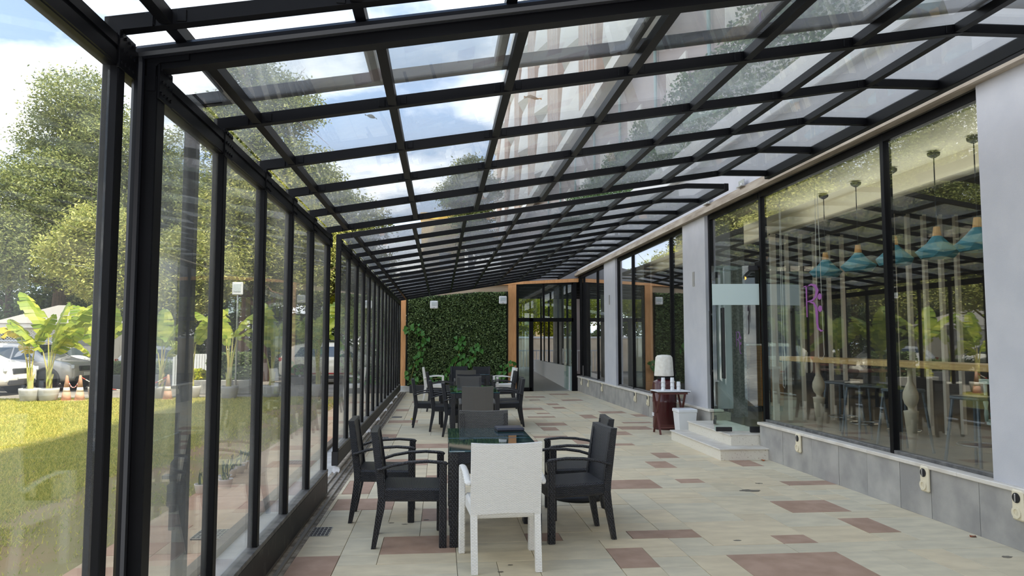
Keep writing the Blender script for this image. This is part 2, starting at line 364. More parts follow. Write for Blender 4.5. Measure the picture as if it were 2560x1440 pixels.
def build_floor():
    fl = MB().box(-1.62, 4.40, 2.0, 24.2, -.25, -.012).build('floor', M['grout']); tag(fl, kind='structure')
    sizes = [(1,1),(2,1),(2,1),(1,2),(2,2),(2,2),(3,1),(3,2),(2,3),(1,3)]
    T = ashlar(-1.30, 4.40, 3.2, 24.2, .285, .25, RED, sizes, R)
    mm = {'g': M['tile_grey'], 'b': M['tile_beige'], 'f': M['tile_buff'], 'r': M['tile_red']}
    T.sort(key=lambda t: t[2]); near = T[:290]; far = T[290:]
    for a, b, c, d, k in near:
        w, h = (b-a)/2-.002, (d-c)/2-.002
        o = MB().box(-w, w, -h, h, -.03, 0, .0015).build('stone_slab', mm[k], fl); o.location = ((a+b)/2, (c+d)/2, R.uniform(-.0015, .0015))
    for k, nm in (('g', 'grey_paving'), ('b', 'beige_paving'), ('f', 'buff_paving'), ('r', 'red_paving')):
        mb = MB()
        for a, b, c, d, q in far:
            if q == k: mb.box(a+.003, b-.003, c+.003, d-.003, -.03, R.uniform(-.0015, .0015))
        o = mb.build(nm, mm[k], fl); o['kind'] = 'stuff'
    q = random.Random(2)
    for x, y, s in ((3.27, 7.72, .07), (3.55, 8.1, .03), (2.36, 5.82, .02), (.5, 5.35, .012), (.42, 5.2, .014), (-.3, 6.6, .018), (-.42, 6.66, .02), (-.12, 6.75, .016), (4.15, 5.2, .03)): stain(fl, x, y, s, q)
    # pale concrete strip along the outer track
    st = MB().box(-1.62, -1.305, 2.0, 24.2, -.03, .0).build('concrete_strip', M['concrete'], fl)
    # outside paving and the low kerb
    pv = MB().box(-2.56, -1.70, 2.0, 26.0, -.25, -.03).build('floor', M['grout']); tag(pv, kind='structure')
    P = ashlar(-2.56, -1.70, 3.5, 26.0, .215, .3, [], [(2,1),(2,2),(4,2),(3,2),(2,3)], R)
    for a, b, c, d, k in P:
        w, h = (b-a)/2-.003, (d-c)/2-.003
        o = MB().box(-w, w, -h, h, -.025, 0).build('paving_stone', M['pave_a'] if k in 'bf' and R.random() < .6 else M['pave_b'], pv); o.location = ((a+b)/2, (c+d)/2, R.uniform(-.012, -.008))
    k = MB().box(-1.72, -1.62, 2.0, 26.0, -.25, .05, .01).build('kerb', mat('dark_kerb', C(120,106,86), rough=.85, col2=C(96,84,70), nscale=6)); tag(k, kind='structure')
build_floor()
# ------------------------------------------------------------------ sliding tracks in the floor
t = empty('sliding_track', (-1.15, 5.0, 0), 0, 'metal floor track with three rails along the foot of the glass wall', 'track')
M['trk'] = mat('track_rail', C(134,130,122), rough=.45, metal=.3)
for i, x in enumerate((-1.235, -1.165, -1.095)):
    MB().box(x-.012, x+.012, 2.0, 23.4, -.01, .022, .003).build('rail', mat('track_rail', C(134,130,122), rough=.45, metal=.3) if 'trk' not in M else M['trk'], t, world=True)
MB().box(-1.30, -1.05, 2.0, 23.4, -.02, .004).build('track_bed', mat('dirty_bed', C(166,156,138), rough=.9, col2=C(104,94,82), nscale=12, ndetail=8), t, world=True)
# ------------------------------------------------------------------ telescopic glass enclosure
def section(label, X, ys, zs, zb, kx, seal=False, bolt=False, bottom=.28):
    y0, y1 = ys[0], ys[-1]; root = empty('glass_enclosure', (X, y0, 0), 0, label, 'canopy', 'telescoping glass enclosure sections')
    zc = 1.58 + zs*(-X); kz = zc + .165*(kx - X); ex = kx + .5; mb_y = .055; bk = M['black']
    def rz(x): return zc + (kz-zc)*(x-X)/(kx-X) if x <= kx else kz
    P = [X + .215, X + .93, X + 1.56, X + 2.26, X + 2.94, X + 3.60, X + 4.24]
    W = lambda mb, nm, m=bk: mb.build(nm, m, root, world=True)
    for i, y in enumerate(ys):
        big = seal and i == 0
        h = .085 if big else .058; w = .07 if big else .05
        mb = MB()
        pr = [(X-.01, zc), (kx, kz), (ex, kz+.005), (ex, kz+.005-h), (kx, kz-h), (X+.05, zc-h+.008), (X+.05, zc-h-.02), (X-.01, zc-h-.02)]
        mb.prism(pr[::-1], lambda a, b, d: (a, d, b), y-w/2, y+w/2); fixn(W(mb, 'rib'))
        pw = .085 if big else .06
        fixn(W(MB().box(X-.01, X+.05, y-pw/2, y+pw/2, bottom-.04, zc-h-.018, .004), 'post'))
        # L-shaped corner plate on the face towards the entrance
        L = [(X+.008, zc-.012), (X+.008, zc-.17), (X+.042, zc-.17), (X+.042, zc-.068), (X+.058, zc-.052), (X+.17, zc-.035), (X+.17, zc+.012)]
        fixn(W(MB().prism(L, lambda a, b, d: (a, d, b), y-w/2-.012, y-w/2+.002), 'corner_plate'))
        # small screwed brackets where the purlins meet the rib
        if y < 9.2 and i > 0:
            for px in P:
                for sg in (-1, 1):
                    z = rz(px+sg*.06); W(MB().box(px+sg*.058-.018, px+sg*.058+.018, y-w/2-.006, y-w/2+.002, z-h+.006, z-.006, .002), 'bracket')
        # splice plate with rivet heads on the side beam
        zt = zc-.075
        mb = MB().box(X+.048, X+.058, y-.045, y+.10, zt-.125, zt+.02, .002)
        for a in range(4):
            for b in range(3): mb.obox((X+.060, y-.03+a*.035+(b%2)*.012, zt-.10+b*.05), (1,0,0), (0,.7,.7), (0,-.7,.7), .004, .005, .005)
        if y < 13: W(mb, 'splice_plate')
    zt = zc-.075
    mb = MB().box(X-.01, X+.045, y0, y1, zt-.115, zt, .004).box(X+.045, X+.054, y0, y1, zt-.045, zt-.004).box(X+.045, X+.052, y0, y1, zt-.112, zt-.062)
    W(mb, 'side_beam')
    W(MB().box(X-.02, X+.06, y0-.03, y1+.03, zb, bottom-.03, .006), 'base_beam', M['black_worn'])
    mb = MB()
    for i in range(len(ys)-1): mb.box(X-.015, X+.062, ys[i]+.03, ys[i+1]+.03, bottom-.03, bottom, .003)
    W(mb, 'base_ledge', M['ledge'])
    W(MB().box(ex-.005, ex+.055, y0-.03, y1+.03, kz-.085, kz+.01, .005), 'edge_beam')
    for i in range(len(ys)-1):
        a, b = ys[i]+.03, ys[i+1]-.03
        for px in P:
            z = rz(px); fixn(W(MB().bar((px, a, z-.029), (px, b, z-.029), .046, .052), 'purlin'))
        W(MB().box(X+.012, X+.020, a, b, bottom, zt-.112), 'side_pane', M['glass'])
        W(MB().box(X+.005, X+.013, a, b, zt, zc-.01), 'side_pane', M['glass'])
        xs = [X+.02] + P + [ex]
        for q in range(8):
            xa, xb = xs[q], xs[q+1]; za, zb2 = rz(xa), rz(xb)
            mb = MB().add([(xa,a-.03,za),(xb,a-.03,zb2),(xb,b+.03,zb2),(xa,b+.03,za),(xa,a-.03,za+.008),(xb,a-.03,zb2+.008),(xb,b+.03,zb2+.008),(xa,b+.03,za+.008)],
                          [(0,3,2,1),(4,5,6,7),(0,1,5,4),(1,2,6,5),(2,3,7,6),(3,0,4,7)])
            W(mb, 'roof_pane', M['glass_roof'])
    if seal:
        y = y0-.055
        fixn(W(MB().tube([(X-.02, y, zc-.018), (kx, y, kz-.012), (ex, y, kz-.012)], .027, 10), 'roof_seal', M['rubber']))
        fixn(W(MB().tube([(X-.022, y, .05), (X-.022, y, zc-.06), (X-.03, y, zc-.0)], [(.024,.02)]*3, 10), 'post_seal', M['rubber']))
    if bolt:
        y = y1-.03; x = X+.005
        mb = MB().box(x-.035, x+.035, y-.025, y, .79, .90, .006).tube([(x, y-.04, .69), (x, y-.04, 1.0), (x+.015, y-.04, 1.02), (x+.07, y-.04, 1.025)], .016, 8).box(x-.045, x+.04, y-.06, y, .93, .945)
        fixn(W(mb, 'drop_bolt', M['black_matt']))
    return root, rz
e1, rz1 = section('near glass enclosure section above the front of the terrace, cut by the picture edge', -1.27, [-1.9, -.95, 0, .95, 1.93, 2.89, 3.79], .97, .04, 3.13, bolt=True)
e2, rz2 = section('middle glass enclosure section with the round black seal tube along its front rib', -1.20, [3.10, 4.02, 4.95, 5.86, 6.80, 7.80], .985, .035, 3.08, seal=True)
e3, rz3 = section('far and longest glass enclosure section running to the green wall', -1.27, [9.15 + .978*k for k in range(15)], 1.025, .10, 3.13, bottom=.30)
for y in np.arange(9.2, 22.8, 1.98):
    MB().tube([(-1.243, y-.02, .04), (-1.243, y+.02, .04)], .045, 12).build('wheel', M['white_plastic'], e3, world=True)
# ------------------------------------------------------------------ right wall: kerb, coping, pillars, window frames
XK = 4.38; XW = 4.50
def build_right():
    w = MB().box(XK+.03, XW+.2, -1.0, 9.95, -.2, .43).box(XK+.03, XW+.2, 11.75, 24.0, -.2, .43).build('wall_right', M['grout']); tag(w, kind='structure')
    def cut(a, b, L):
        n = max(1, round((b-a)/L)); return [(a+(b-a)*i/n, a+(b-a)*(i+1)/n) for i in range(n)]
    ys = [2.0, 2.75, 3.4, 4.05, 4.7, 5.25, 5.75, 6.35, 6.80, 7.35, 7.9, 8.5, 9.25, 9.93]
    for a, b in list(zip(ys[:-1], ys[1:])) + cut(11.8, 23.9, .62):
        MB().box(XK+R.uniform(-.002, .002), XK+.035, a+.003, b-.003, 0, .435).build('cladding_slab', M['slab'], w)
    for a, b in cut(2.0, 9.96, 1.35) + cut(11.78, 23.9, 1.35):
        MB().box(XK-.025, XW+.10, a+.001, b-.001, .437, .475, .006).build('coping_stone', M['coping'], w)
    # plaster pillars
    for (a, b) in ((3.9, 5.62), (12.0, 13.15), (18.45, 19.75)):
        p = MB().box(XK+.03, XW+.35, a, b, .47, 3.78).build('pillar', M['grey_plaster']); tag(p, kind='structure')
        if a > 10:
            MB().box(XK+.022, XK+.034, (a+b)/2-.05, (a+b)/2+.05, 2.55, 2.80).build('patch', M['slab'], p)
    # upper wall, white fascia, soffit box above the windows
    u = MB().box(XK+.04, XW+.5, -6.0, 24.0, 3.74, 4.55).build('wall_right_upper', M['grey_plaster']); tag(u, kind='structure'); u.name = 'wall_right'
    f = MB().box(XK-.08, XW+.5, -6.0, 24.0, 4.55, 5.02, .01).build('trim_1', M['white_plaster']); tag(f, kind='structure')
    # tan aluminium gutter profile under the roof edge
    tn = mat('tan_profile', C(172,160,142), rough=.6, col2=C(136,122,104), nscale=3, nstretch=(4,.6,4))
    g = empty('trim_2', (XK, 5.0, 3.7)); tag(g, kind='structure')
    MB().box(XK-.05, XK+.06, -3.0, 23.8, 3.70, 3.735).build('profile', tn, g, world=True)
    MB().box(XK-.075, XK-.045, -3.0, 23.8, 3.69, 3.77).build('profile', tn, g, world=True)
    MB().box(XK-.01, XK+.06, -3.0, 23.8, 3.735, 3.84).build('profile', tn, g, world=True)
    # steel brackets on the eave
    for i, y in enumerate((7.6, 10.3, 11.7)):
        b = empty('eave_bracket', (XK-.02, y, 3.83), 0, ['galvanised bracket on the eave nearest the camera', 'galvanised bracket on the eave above the glass door', 'galvanised bracket on the eave above the middle pillar'][i], 'bracket', 'galvanised eave brackets')
        MB().box(-.05, .03, -.10, .10, 0, .015).build('foot_plate', M['steel'], b); MB().box(-.01, .0, -.10, .10, .012, .10).build('upright', M['steel'], b)
        MB().tube([(-.03, -.06, .01), (-.03, -.06, .045)], .012, 6).build('bolt', M['steel'], b)
build_right()
# ------------------------------------------------------------------ windows
def window(n, ya, yb, mull, zb=.475, zt=3.70):
    r = empty('window_%d' % n, (XW, ya, zb)); tag(r, kind='structure'); B = lambda mb, nm, m=M['black']: mb.build(nm, m, r, world=True)
    B(MB().box(XW-.03, XW+.05, ya, yb, zt-.09, zt, .004), 'head_rail'); B(MB().box(XW-.03, XW+.05, ya, yb, zb, zb+.035, .004), 'sill_rail', M['ledge'])
    ys = [ya] + mull + [yb]
    for i, y in enumerate(ys):
        y = y + (.03 if i == 0 else (-.03 if i == len(ys)-1 else 0)); B(MB().box(XW-.035, XW+.06, y-.03, y+.03, zb, zt, .004), 'mullion')
    for a, b in zip(ys[:-1], ys[1:]): B(MB().box(XW, XW+.01, a+.02, b-.02, zb+.03, zt-.06), 'pane', M['glass_win'])
    return r
window(1, 5.62, 10.0, [7.05]); window(2, 13.15, 18.45, [14.1, 17.0]); window(3, 19.75, 23.6, [20.95, 23.0]); window(4, -1.0, 3.9, [1.5])
# fixed light over the door
r = empty('window_5', (XW, 10.03, 2.72)); tag(r, kind='structure')
MB().box(XW-.03, XW+.05, 10.03, 12.0, 3.61, 3.70, .004).build('head_rail', M['black'], r, world=True)
MB().box(XW-.035, XW+.06, 11.93, 12.0, .31, 3.70, .004).build('mullion', M['black'], r, world=True)
MB().box(XW, XW+.01, 10.03, 11.94, 2.68, 3.64).build('pane', M['glass_win'], r, world=True)
MB().box(XW-.02, XW+.05, 10.03, 10.2, 2.63, 2.72, .004).build('patch_fitting', M['black'], r, world=True)
MB().box(XW-.02, XW+.05, 11.7, 11.94, 2.63, 2.72, .004).build('patch_fitting', M['black'], r, world=True)
# ------------------------------------------------------------------ steps and the two glass door leaves
st = MB().box(3.72, 4.41, 9.68, 11.80, 0, .135).build('entrance_step', M['terrazzo']); tag(st, kind='structure'); st.name = 'trim_3'
MB().box(3.70, 4.41, 9.66, 11.82, .135, .155, .004).build('tread', M['coping'], st)
MB().box(3.98, 4.60, 9.96, 11.72, .155, .285).build('riser', M['terrazzo'], st); MB().box(3.96, 4.62, 9.955, 11.74, .285, .305, .004).build('tread', M['coping'], st)
def door_leaf(n, hinge, ang, W, z0, z1, band=None):
    d = empty('door_%d' % n, (hinge[0], hinge[1], z0), ang); tag(d, kind='structure')
    MB().box(0, W, -.006, .006, .02, z1-z0).build('pane', M['glass_door'], d)
    if band: MB().box(.0, W-.004, -.008, .008, band[0]-z0, band[1]-z0).build('frosted_band', M['frost'], d)
    for sg in (-1, 1):
        MB().box(W-.16, W-.125, sg*.045-.012, sg*.045+.012, .75, 1.75, .004).build('handle', M['black_matt'], d)
        MB().box(W-.155, W-.13, min(0, sg*.045), max(0, sg*.045), .80, .83).build('handle_post', M['black_matt'], d); MB().box(W-.155, W-.13, min(0, sg*.045), max(0, sg*.045), 1.68, 1.71).build('handle_post', M['black_matt'], d)
    MB().box(W-.24, W-.02, -.02, .02, .01, .07, .004).build('patch_lock', M['black_matt'], d); MB().box(0, .17, -.02, .02, .0, .08, .004).build('pivot_fitting', M['black_matt'], d)
    MB().box(0, .14, -.02, .02, z1-z0-.07, z1-z0, .004).build('pivot_fitting', M['black_matt'], d)
    return d
door_leaf(1, (XW, 10.12), PI*.95, .66, .31, 2.66, (2.10, 2.40))
door_leaf(2, (XW, 11.90), -.62*PI, .86, .31, 2.66)
# ------------------------------------------------------------------ end of the terrace: posts, beam, doorway, corridor
YE = 23.6
def build_end():
    for nm, (a, b, zt) in (('left', (-1.30, -1.10, 2.96)), ('right', (2.14, 2.40, 3.46))):
        p = empty('timber_post', ((a+b)/2, YE, 0), 0, 'orange timber post at the left edge of the green wall' if nm == 'left' else 'orange timber post between the green wall and the glass doorway', 'post', 'orange timber posts')
        MB().box(a, b, YE-.06, YE+.14, .18 if nm == 'left' else .0, zt, .006).build('shaft', M['wood'], p, world=True)
        if nm == 'left': MB().box(a-.02, b+.16, YE-.12, YE+.16, 0, .20, .02).build('stone_foot', M['concrete'], p, world=True)
    b = MB().add([(1.05,YE-.07,3.35),(4.42,YE-.07,3.50),(4.42,YE+.1,3.50),(1.05,YE+.1,3.35),(1.05,YE-.07,3.41),(4.42,YE-.07,3.62),(4.42,YE+.1,3.62),(1.05,YE+.1,3.41)],
                 [(0,3,2,1),(4,5,6,7),(0,1,5,4),(1,2,6,5),(2,3,7,6),(3,0,4,7)]).build('trim_4', M['wood']); tag(b, kind='structure')
    # fascia above beam and green wall
    f = MB().prism([(1.1,3.42),(4.42,3.63),(4.42,4.5),(3.2,4.0)], lambda a, b, d: (a, d, b), YE+.02, YE+.12).build('wall_end', mat('grey_fascia', C(120,122,126), rough=.8)); fixn(f); tag(f, kind='structure')
    g = MB().prism([(-1.1,2.96),(2.14,2.96),(2.14,3.44),(-1.1,2.98)], lambda a, b, d: (a, d, b), YE+.05, YE+.1).build('trim_5', mat('tan_panel', C(176,158,134), rough=.8)); fixn(g); tag(g, kind='structure')
    # doorway frame
    d = empty('door_3', (2.40, YE, 0)); tag(d, kind='structure'); B = lambda mb, nm, m=M['black']: mb.build(nm, m, d, world=True)
    B(MB().box(2.40, 2.48, YE-.03, YE+.07, 0, 3.52, .004), 'frame_post'); B(MB().box(4.20, 4.36, YE-.03, YE+.07, 0, 3.50, .004), 'frame_post'); B(MB().box(2.82, 2.95, YE-.03, YE+.07, 0, 2.33, .004), 'frame_post')
    B(MB().box(3.25, 3.32, YE-.03, YE+.07, 2.33, 3.5, .004), 'frame_post')
    B(MB().box(2.44, 4.25, YE-.03, YE+.07, 2.22, 2.34, .004), 'transom'); B(MB().box(2.44, 4.25, YE-.03, YE+.07, 3.42, 3.54, .004), 'head_rail'); B(MB().box(2.44, 2.9, YE-.03, YE+.07, .0, .12, .004), 'bottom_rail')
    for x0, x1, z0, z1 in ((2.47, 2.84, .1, 2.24), (2.47, 3.26, 2.32, 3.44), (3.31, 4.22, 2.32, 3.44)): B(MB().box(x0, x1, YE+.015, YE+.023, z0, z1), 'pane', M['glass_door'])
    l = empty('door_4', (4.17, YE+.05, 0), PI/2+.06); tag(l, kind='structure')
    MB().box(0, .95, -.006, .006, .03, 2.22).build('pane', M['glass_door'], l)
    for sg in (-1, 1):
        MB().tube([(.84, sg*.06, .85), (.84, sg*.06, 1.35)], .014, 8).build('handle', M['steel'], l)
        for z in (.93, 1.27): MB().tube([(.84, 0, z), (.84, sg*.06, z)], .01, 6).build('handle_post', M['steel'], l)
    # corridor behind the doorway
    cf = MB().add([(2.42,YE+.1,0),(5.2,YE+.1,0),(5.2,36,.35),(2.42,36,.35),(2.42,YE+.1,-.2),(5.2,YE+.1,-.2),(5.2,36,-.2),(2.42,36,-.2)], [(0,1,2,3),(7,6,5,4),(0,4,5,1),(1,5,6,2),(2,6,7,3),(3,7,4,0)]).build('floor', mat('corridor_floor', C(150,146,138), rough=.5)); tag(cf, kind='structure')
    cc = MB().box(-1.3, 12, YE+.12, 33.5, 3.62, 3.8).build('ceiling', mat('dark_ceiling', C(92,88,86), rough=.8)); tag(cc, kind='structure')
    for y in np.arange(25, 33, 1.6):
        MB().box(-1.3, 12, y, y+.22, 3.42, 3.62).build('beam', mat('ceiling_beam', C(60,58,58), rough=.8) if 'cb' not in M else M['cb'], cc)
    lw = MB().box(4.15, 4.32, YE+.15, 33.0, 0, .78).build('wall_corridor', M['white_plaster']); tag(lw, kind='structure')
    wn = empty('window_6', (4.23, YE+.2, .78)); tag(wn, kind='structure')
    for y in (24.6, 26.6, 28.9, 31.2): MB().box(4.2, 4.27, y-.04, y+.04, .78, 3.6).build('mullion', M['black'], wn, world=True)
    MB().box(4.23, 4.238, YE+.2, 33, .78, 3.6).build('pane', M['glass_win'], wn, world=True)
    for x, y in ((4.45, 25.6), (4.45, 30.2), (3.15, 33.2), (2.3, 29.5)):
        p = MB().box(x-.22, x+.22, y-.22, y+.22, 0, 3.62).build('pillar', M['slab']); tag(p, kind='structure')
    # white railing and a cream boundary wall outside the far opening
    rl = empty('white_railing', (3.0, 34.5, 0), 0, 'white upright railing seen at the far end of the corridor', 'railing')
    for x in np.arange(1.6, 8.2, .16): MB().tube([(x, 34.5, .2), (x, 34.5, 1.15)], .018, 6).build('baluster', M['white_plastic'], rl, world=True)
    MB().box(1.6, 8.2, 34.46, 34.54, 1.13, 1.19).build('handrail', M['white_plastic'], rl, world=True)
    bw = MB().box(-3, 16, 39, 39.3, 0, 1.75).build('wall_outside', mat('cream_wall', C(232,216,190), rough=.9, col2=C(214,196,168), nscale=2)); tag(bw, kind='structure'); MB().box(-3, 16, 38.95, 39.35, 1.75, 1.85).build('coping_stone', M['white_plaster'], bw)
M['cb'] = mat('ceiling_beam', C(60,58,58), rough=.8)
build_end()
# ------------------------------------------------------------------ restaurant interior behind the windows
def build_inside():
    f = MB().box(XW+.12, 13.0, -2.0, 23.6, .10, .30).build('floor', mat('inside_floor', C(104,96,80), rough=.35, col2=C(88,80,68), nscale=2)); tag(f, kind='structure')
    c = MB().box(XW+.12, 13.0, -2.0, 23.6, 3.62, 3.74).build('ceiling', mat('inside_ceiling', C(212,206,184), rough=.8)); tag(c, kind='structure')
    MB().box(5.55, 5.75, -2.0, 23.6, 3.40, 3.62).build('bulkhead', mat('cream_bulkhead', C(224,216,194), rough=.8), c)
    MB().box(5.75, 13.0, -2.0, 23.6, 3.36, 3.44).build('lowered_ceiling', mat('grey_ceiling', C(70,68,66), rough=.85), c)
    w = MB().box(12.8, 13.0, -2.0, 23.6, .3, 3.62).build('wall_back', mat('dark_wall', C(70,62,54), rough=.8)); tag(w, kind='structure')
    for k, y in enumerate((-2.0, 23.4)):
        w = MB().box(XW+.2, 13.0, y, y+.2, .3, 3.62).build('wall_side', mat('side_wall', C(96,86,74), rough=.8)); tag(w, kind='structure')
    sp = mat('speckled_column', C(150,150,146), rough=.6, col2=C(110,112,110), nscale=30, ndetail=5)
    for y in (12.25, 18.6):
        p = MB().box(4.85, 5.2, y, y+.5, .3, 3.62).build('pillar', sp); tag(p, kind='structure')
    # wooden counter along the window
    b = empty('bar_counter', (5.15, 8.0, .3), 0, 'long pale wood bar counter behind the near window on turned legs', 'counter')
    MB().box(4.98, 5.38, 5.3, 10.55, 1.30, 1.365, .006).build('counter_top', M['wood_y'], b, world=True)
    for y in (9.75, 7.75, 5.7):
        MB().lathe([(.024,0),(.075,.50),(.078,.52),(.03,.53),(.034,.56),(.066,.60),(.082,.66),(.078,.72),(.05,.79),(.028,.84),(.026,1.0)], 16, (5.15, y, .30)).build('turned_leg', M['pt'], b, smooth=True, world=True)
    # bar stools
    gm = mat('grey_stool', C(96,106,116), rough=.4, metal=.3)
    s = empty('bar_stool', (0, 0, .30), 0, '', 'stool', 'metal bar stools under the wooden counter')
    MB().box(-.17, .17, -.17, .17, .69, .73, .012).build('seat', gm, s)
    for sx in (-1, 1):
        for sy in (-1, 1): MB().tube([(sx*.21, sy*.21, 0), (sx*.145, sy*.145, .70)], .016, 8).build('leg', gm, s)
    MB().tube([(.185*math.cos(a), .185*math.sin(a), .24) for a in np.linspace(0, 2*PI, 17)], .01, 6, cap=False).build('foot_ring', M['steel'], s)
    lab = ['grey metal bar stool by the second turned leg', 'grey metal bar stool left of the black mullion of the near window', 'grey metal bar stool just right of the near window mullion', 'grey metal bar stool beside the near pillar', 'grey metal bar stool furthest along the counter']
    for i, y in enumerate((9.1, 8.3, 7.1, 6.2, 9.95)):
        q = s if i == 0 else dup(s); q.location = (5.42 if i != 4 else 5.6, y, .30); q.rotation_euler = (0, 0, .1*i); q['label'] = lab[i]
    # faceted pendant lamps
    tl = mat('teal_shade', C(70,140,160), rough=.5); cp = mat('lamp_wood', C(214,160,92), rough=.5)
    p = empty('pendant_lamp', (0, 0, 3.4), 0, '', 'lamp', 'teal faceted pendant lamps with wooden necks')
    N = 8; prof = [(.035,.0),(.055,-.02),(.10,-.08),(.21,-.20),(.155,-.27)]
    mb = MB()
    vs = []
    for i, (r_, z) in enumerate([(.045,-.0),(.11,-.075),(.215,-.165),(.165,-.235)]):
        for k in range(N): a = 2*PI*(k+.5*(i%2))/N; vs.append((r_*math.cos(a), r_*math.sin(a), z))
    fs = []
    for i in range(3):
        for k in range(N):
            a, b_, c_, d_ = i*N+k, i*N+(k+1)%N, (i+1)*N+k, (i+1)*N+(k+1)%N
            fs += ([(a,c_,b_),(b_,c_,d_)] if i % 2 == 0 else [(a,c_,d_),(a,d_,b_)])
    mb.add(vs, fs); sh = mb.build('lamp_shade', tl, p); sh.location = (0, 0, -.90); fixn(sh)
    MB().lathe([(.032,0),(.045,-.10)][::-1], 12).build('neck', cp, p).location = (0, 0, -.80)
    MB().tube([(0,0,-.80), (0,0,-.02)], .006, 6).build('cord', M['black_matt'], p)
    MB().lathe([(.02,-.055),(.06,-.03),(.065,0)], 12).build('ceiling_rose', M['black_matt'], p)
    lab = ['teal pendant lamp cut off by the near pillar', 'teal pendant lamp nearest the camera seen whole', 'teal pendant lamp crossed by the black window mullion', 'teal pendant lamp second from the purple letter', 'teal pendant lamp directly above the purple letter', 'green teal pendant lamp hanging in the window beyond the middle pillar']
    for i, y in enumerate((6.75, 7.35, 8.1, 8.85, 9.65, 15.0)):
        q = p if i == 0 else dup(p); q.location = (5.25, y, 3.60) if i < 5 else (5.4, 15.2, 3.62); q['label'] = lab[i]; q.rotation_euler = (0, 0, .3*i)
    # screens of upright slats
    sm = mat('pale_slat', C(216,206,190), rough=.6)
    for i, (x, y, n_, lb) in enumerate(((5.45, 11.7, 6, 'pale screen of upright slats behind the purple letter'), (6.25, 9.7, 5, 'pale screen of upright slats behind the near pendant lamp'))):
        r = empty('slat_screen', (x, y, .3), 0, lb, 'screen', 'upright slat screens')
        for k in range(n_):
            w = .05 if k else .09
            MB().box(k*.24-w/2, k*.24+w/2, -.03, .03, 0, 3.06).build('slat', sm, r)
        MB().box(-.05, n_*.24, -.02, .02, 3.04, 3.06).build('top_rail', M['black_matt'], r)
    # drawer cabinet just inside the door
    cb = empty('drawer_cabinet', (5.95, 13.7, .3), 0, 'wooden drawer cabinet standing just inside the glass door', 'cabinet')
    MB().box(5.65, 6.3, 13.2, 14.2, .40, 1.20, .006).build('body', M['wood_cab'], cb, world=True); MB().box(5.67, 6.28, 13.22, 14.18, .3, .40).build('plinth', M['black_matt'], cb, world=True)
    for z0, z1 in ((.43, .90), (.92, 1.04), (1.06, 1.18)):
        MB().box(5.625, 5.65, 13.23, 14.17, z0, z1, .004).build('drawer', M['wood_cab'], cb, world=True)
    MB().box(5.70, 6.25, 13.25, 13.8, 1.20, 1.50, .006).build('top_box', M['wood_cab'], cb, world=True)
    tr = MB().box(5.69, 6.2, 13.3, 13.75, 1.50, 1.535, .01).build('white_tray', M['white_plastic']); tag(tr, 'white tray lying on top of the wooden drawer cabinet', 'tray')
    # painted spindle bench near the front pillar
    gr = mat('mint_paint', C(206,224,210), rough=.5); tq = mat('teal_cushion', C(60,160,176), rough=.9); yl = mat('yellow_paint', C(222,190,96), rough=.5)
    ch = empty('spindle_bench', (6.0, 6.55, .3), 0, 'pale mint spindle backed bench with teal cushion behind the counter', 'bench')
    MB().box(5.75, 6.35, 6.1, 7.4, .70, .76, .01).build('seat', gr, ch, world=True); MB().box(5.76, 6.34, 6.12, 7.38, .76, .86, .03).build('cushion', tq, ch, world=True)
    MB().bar((5.72, 6.1, 1.16), (5.72, 7.4, 1.16), .06, .05).build('back_rail', gr, ch, world=True)
    for y in np.linspace(6.15, 7.35, 9): MB().lathe([(.014,0),(.022,.08),(.014,.14),(.026,.2),(.014,.27),(.018,.40)], 8, (5.72, y, .74)).build('spindle', gr, ch, smooth=True, world=True)
    for x in (5.8, 6.3):
        for y in (6.15, 7.35): MB().tube([(x, y, .3), (x, y, .70)], [.018, .028], 8).build('leg', gr, ch, world=True)
    yc = empty('yellow_cabinet', (6.9, 6.9, .3), 0, 'low yellow panelled cabinet behind the mint spindle bench', 'cabinet')
    MB().box(6.6, 7.1, 6.2, 8.2, .45, 1.2, .006).build('body', yl, yc, world=True); MB().box(6.62, 7.08, 6.22, 8.18, .3, .45).build('plinth', M['black_matt'], yc, world=True)
    for a in (6.25, 6.92, 7.55): MB().box(6.58, 6.6, a, a+.6, .5, 1.15, .004).build('door', yl, yc, world=True)
    # dining tables further in
    for i, (x, y) in enumerate(((8.2, 9.2), (8.0, 13.5), (9.6, 16.5))):
        t = empty('dining_table', (x, y, .3), 0, ['dark wooden dining table inside behind the bar stools', 'dark wooden dining table inside behind the glass door', 'dark wooden dining table deep inside beyond the middle pillar'][i], 'table', 'tables inside the restaurant')
        MB().box(-.6, .6, -.45, .45, .71, .75, .006).build('table_top', M['maroon_wood'], t)
        for sx in (-1, 1):
            for sy in (-1, 1): MB().box(sx*.53-.03, sx*.53+.03, sy*.38-.03, sy*.38+.03, 0, .71).build('leg', M['black_matt'], t)
    # blind cords: long white loops
    wc = mat('blind_cord', C(222,218,208), rough=.8)
    for i, (y, x, zb, wd) in enumerate(((8.75, 4.66, 1.36, .10), (9.75, 4.66, .95, .05), (16.1, 4.66, 1.0, .06))):
        pts = [(x, y-wd*.3, 3.63), (x, y-wd*.8, zb+.25), (x, y-wd*.9, zb+.06), (x, y-wd*.4, zb), (x, y+wd*.5, zb+.02), (x, y+wd*.6, zb+.3), (x, y+wd*.2, 3.63)]
        cd = MB().tube(pts, .004, 5).build('blind_cord', wc); tag(cd, ['white blind cord loop hanging beside the purple letter', 'white blind cord loop hanging at the left end of the near window', 'white blind cord loop in the window beyond the middle pillar'][i], 'cord', 'white blind cords')
    # small lamp glowing inside the door
    lp = empty('wall_lamp', (6.6, 15.55, 2.96), 0, 'small amber bulb glowing in the dark inside the door', 'lamp')
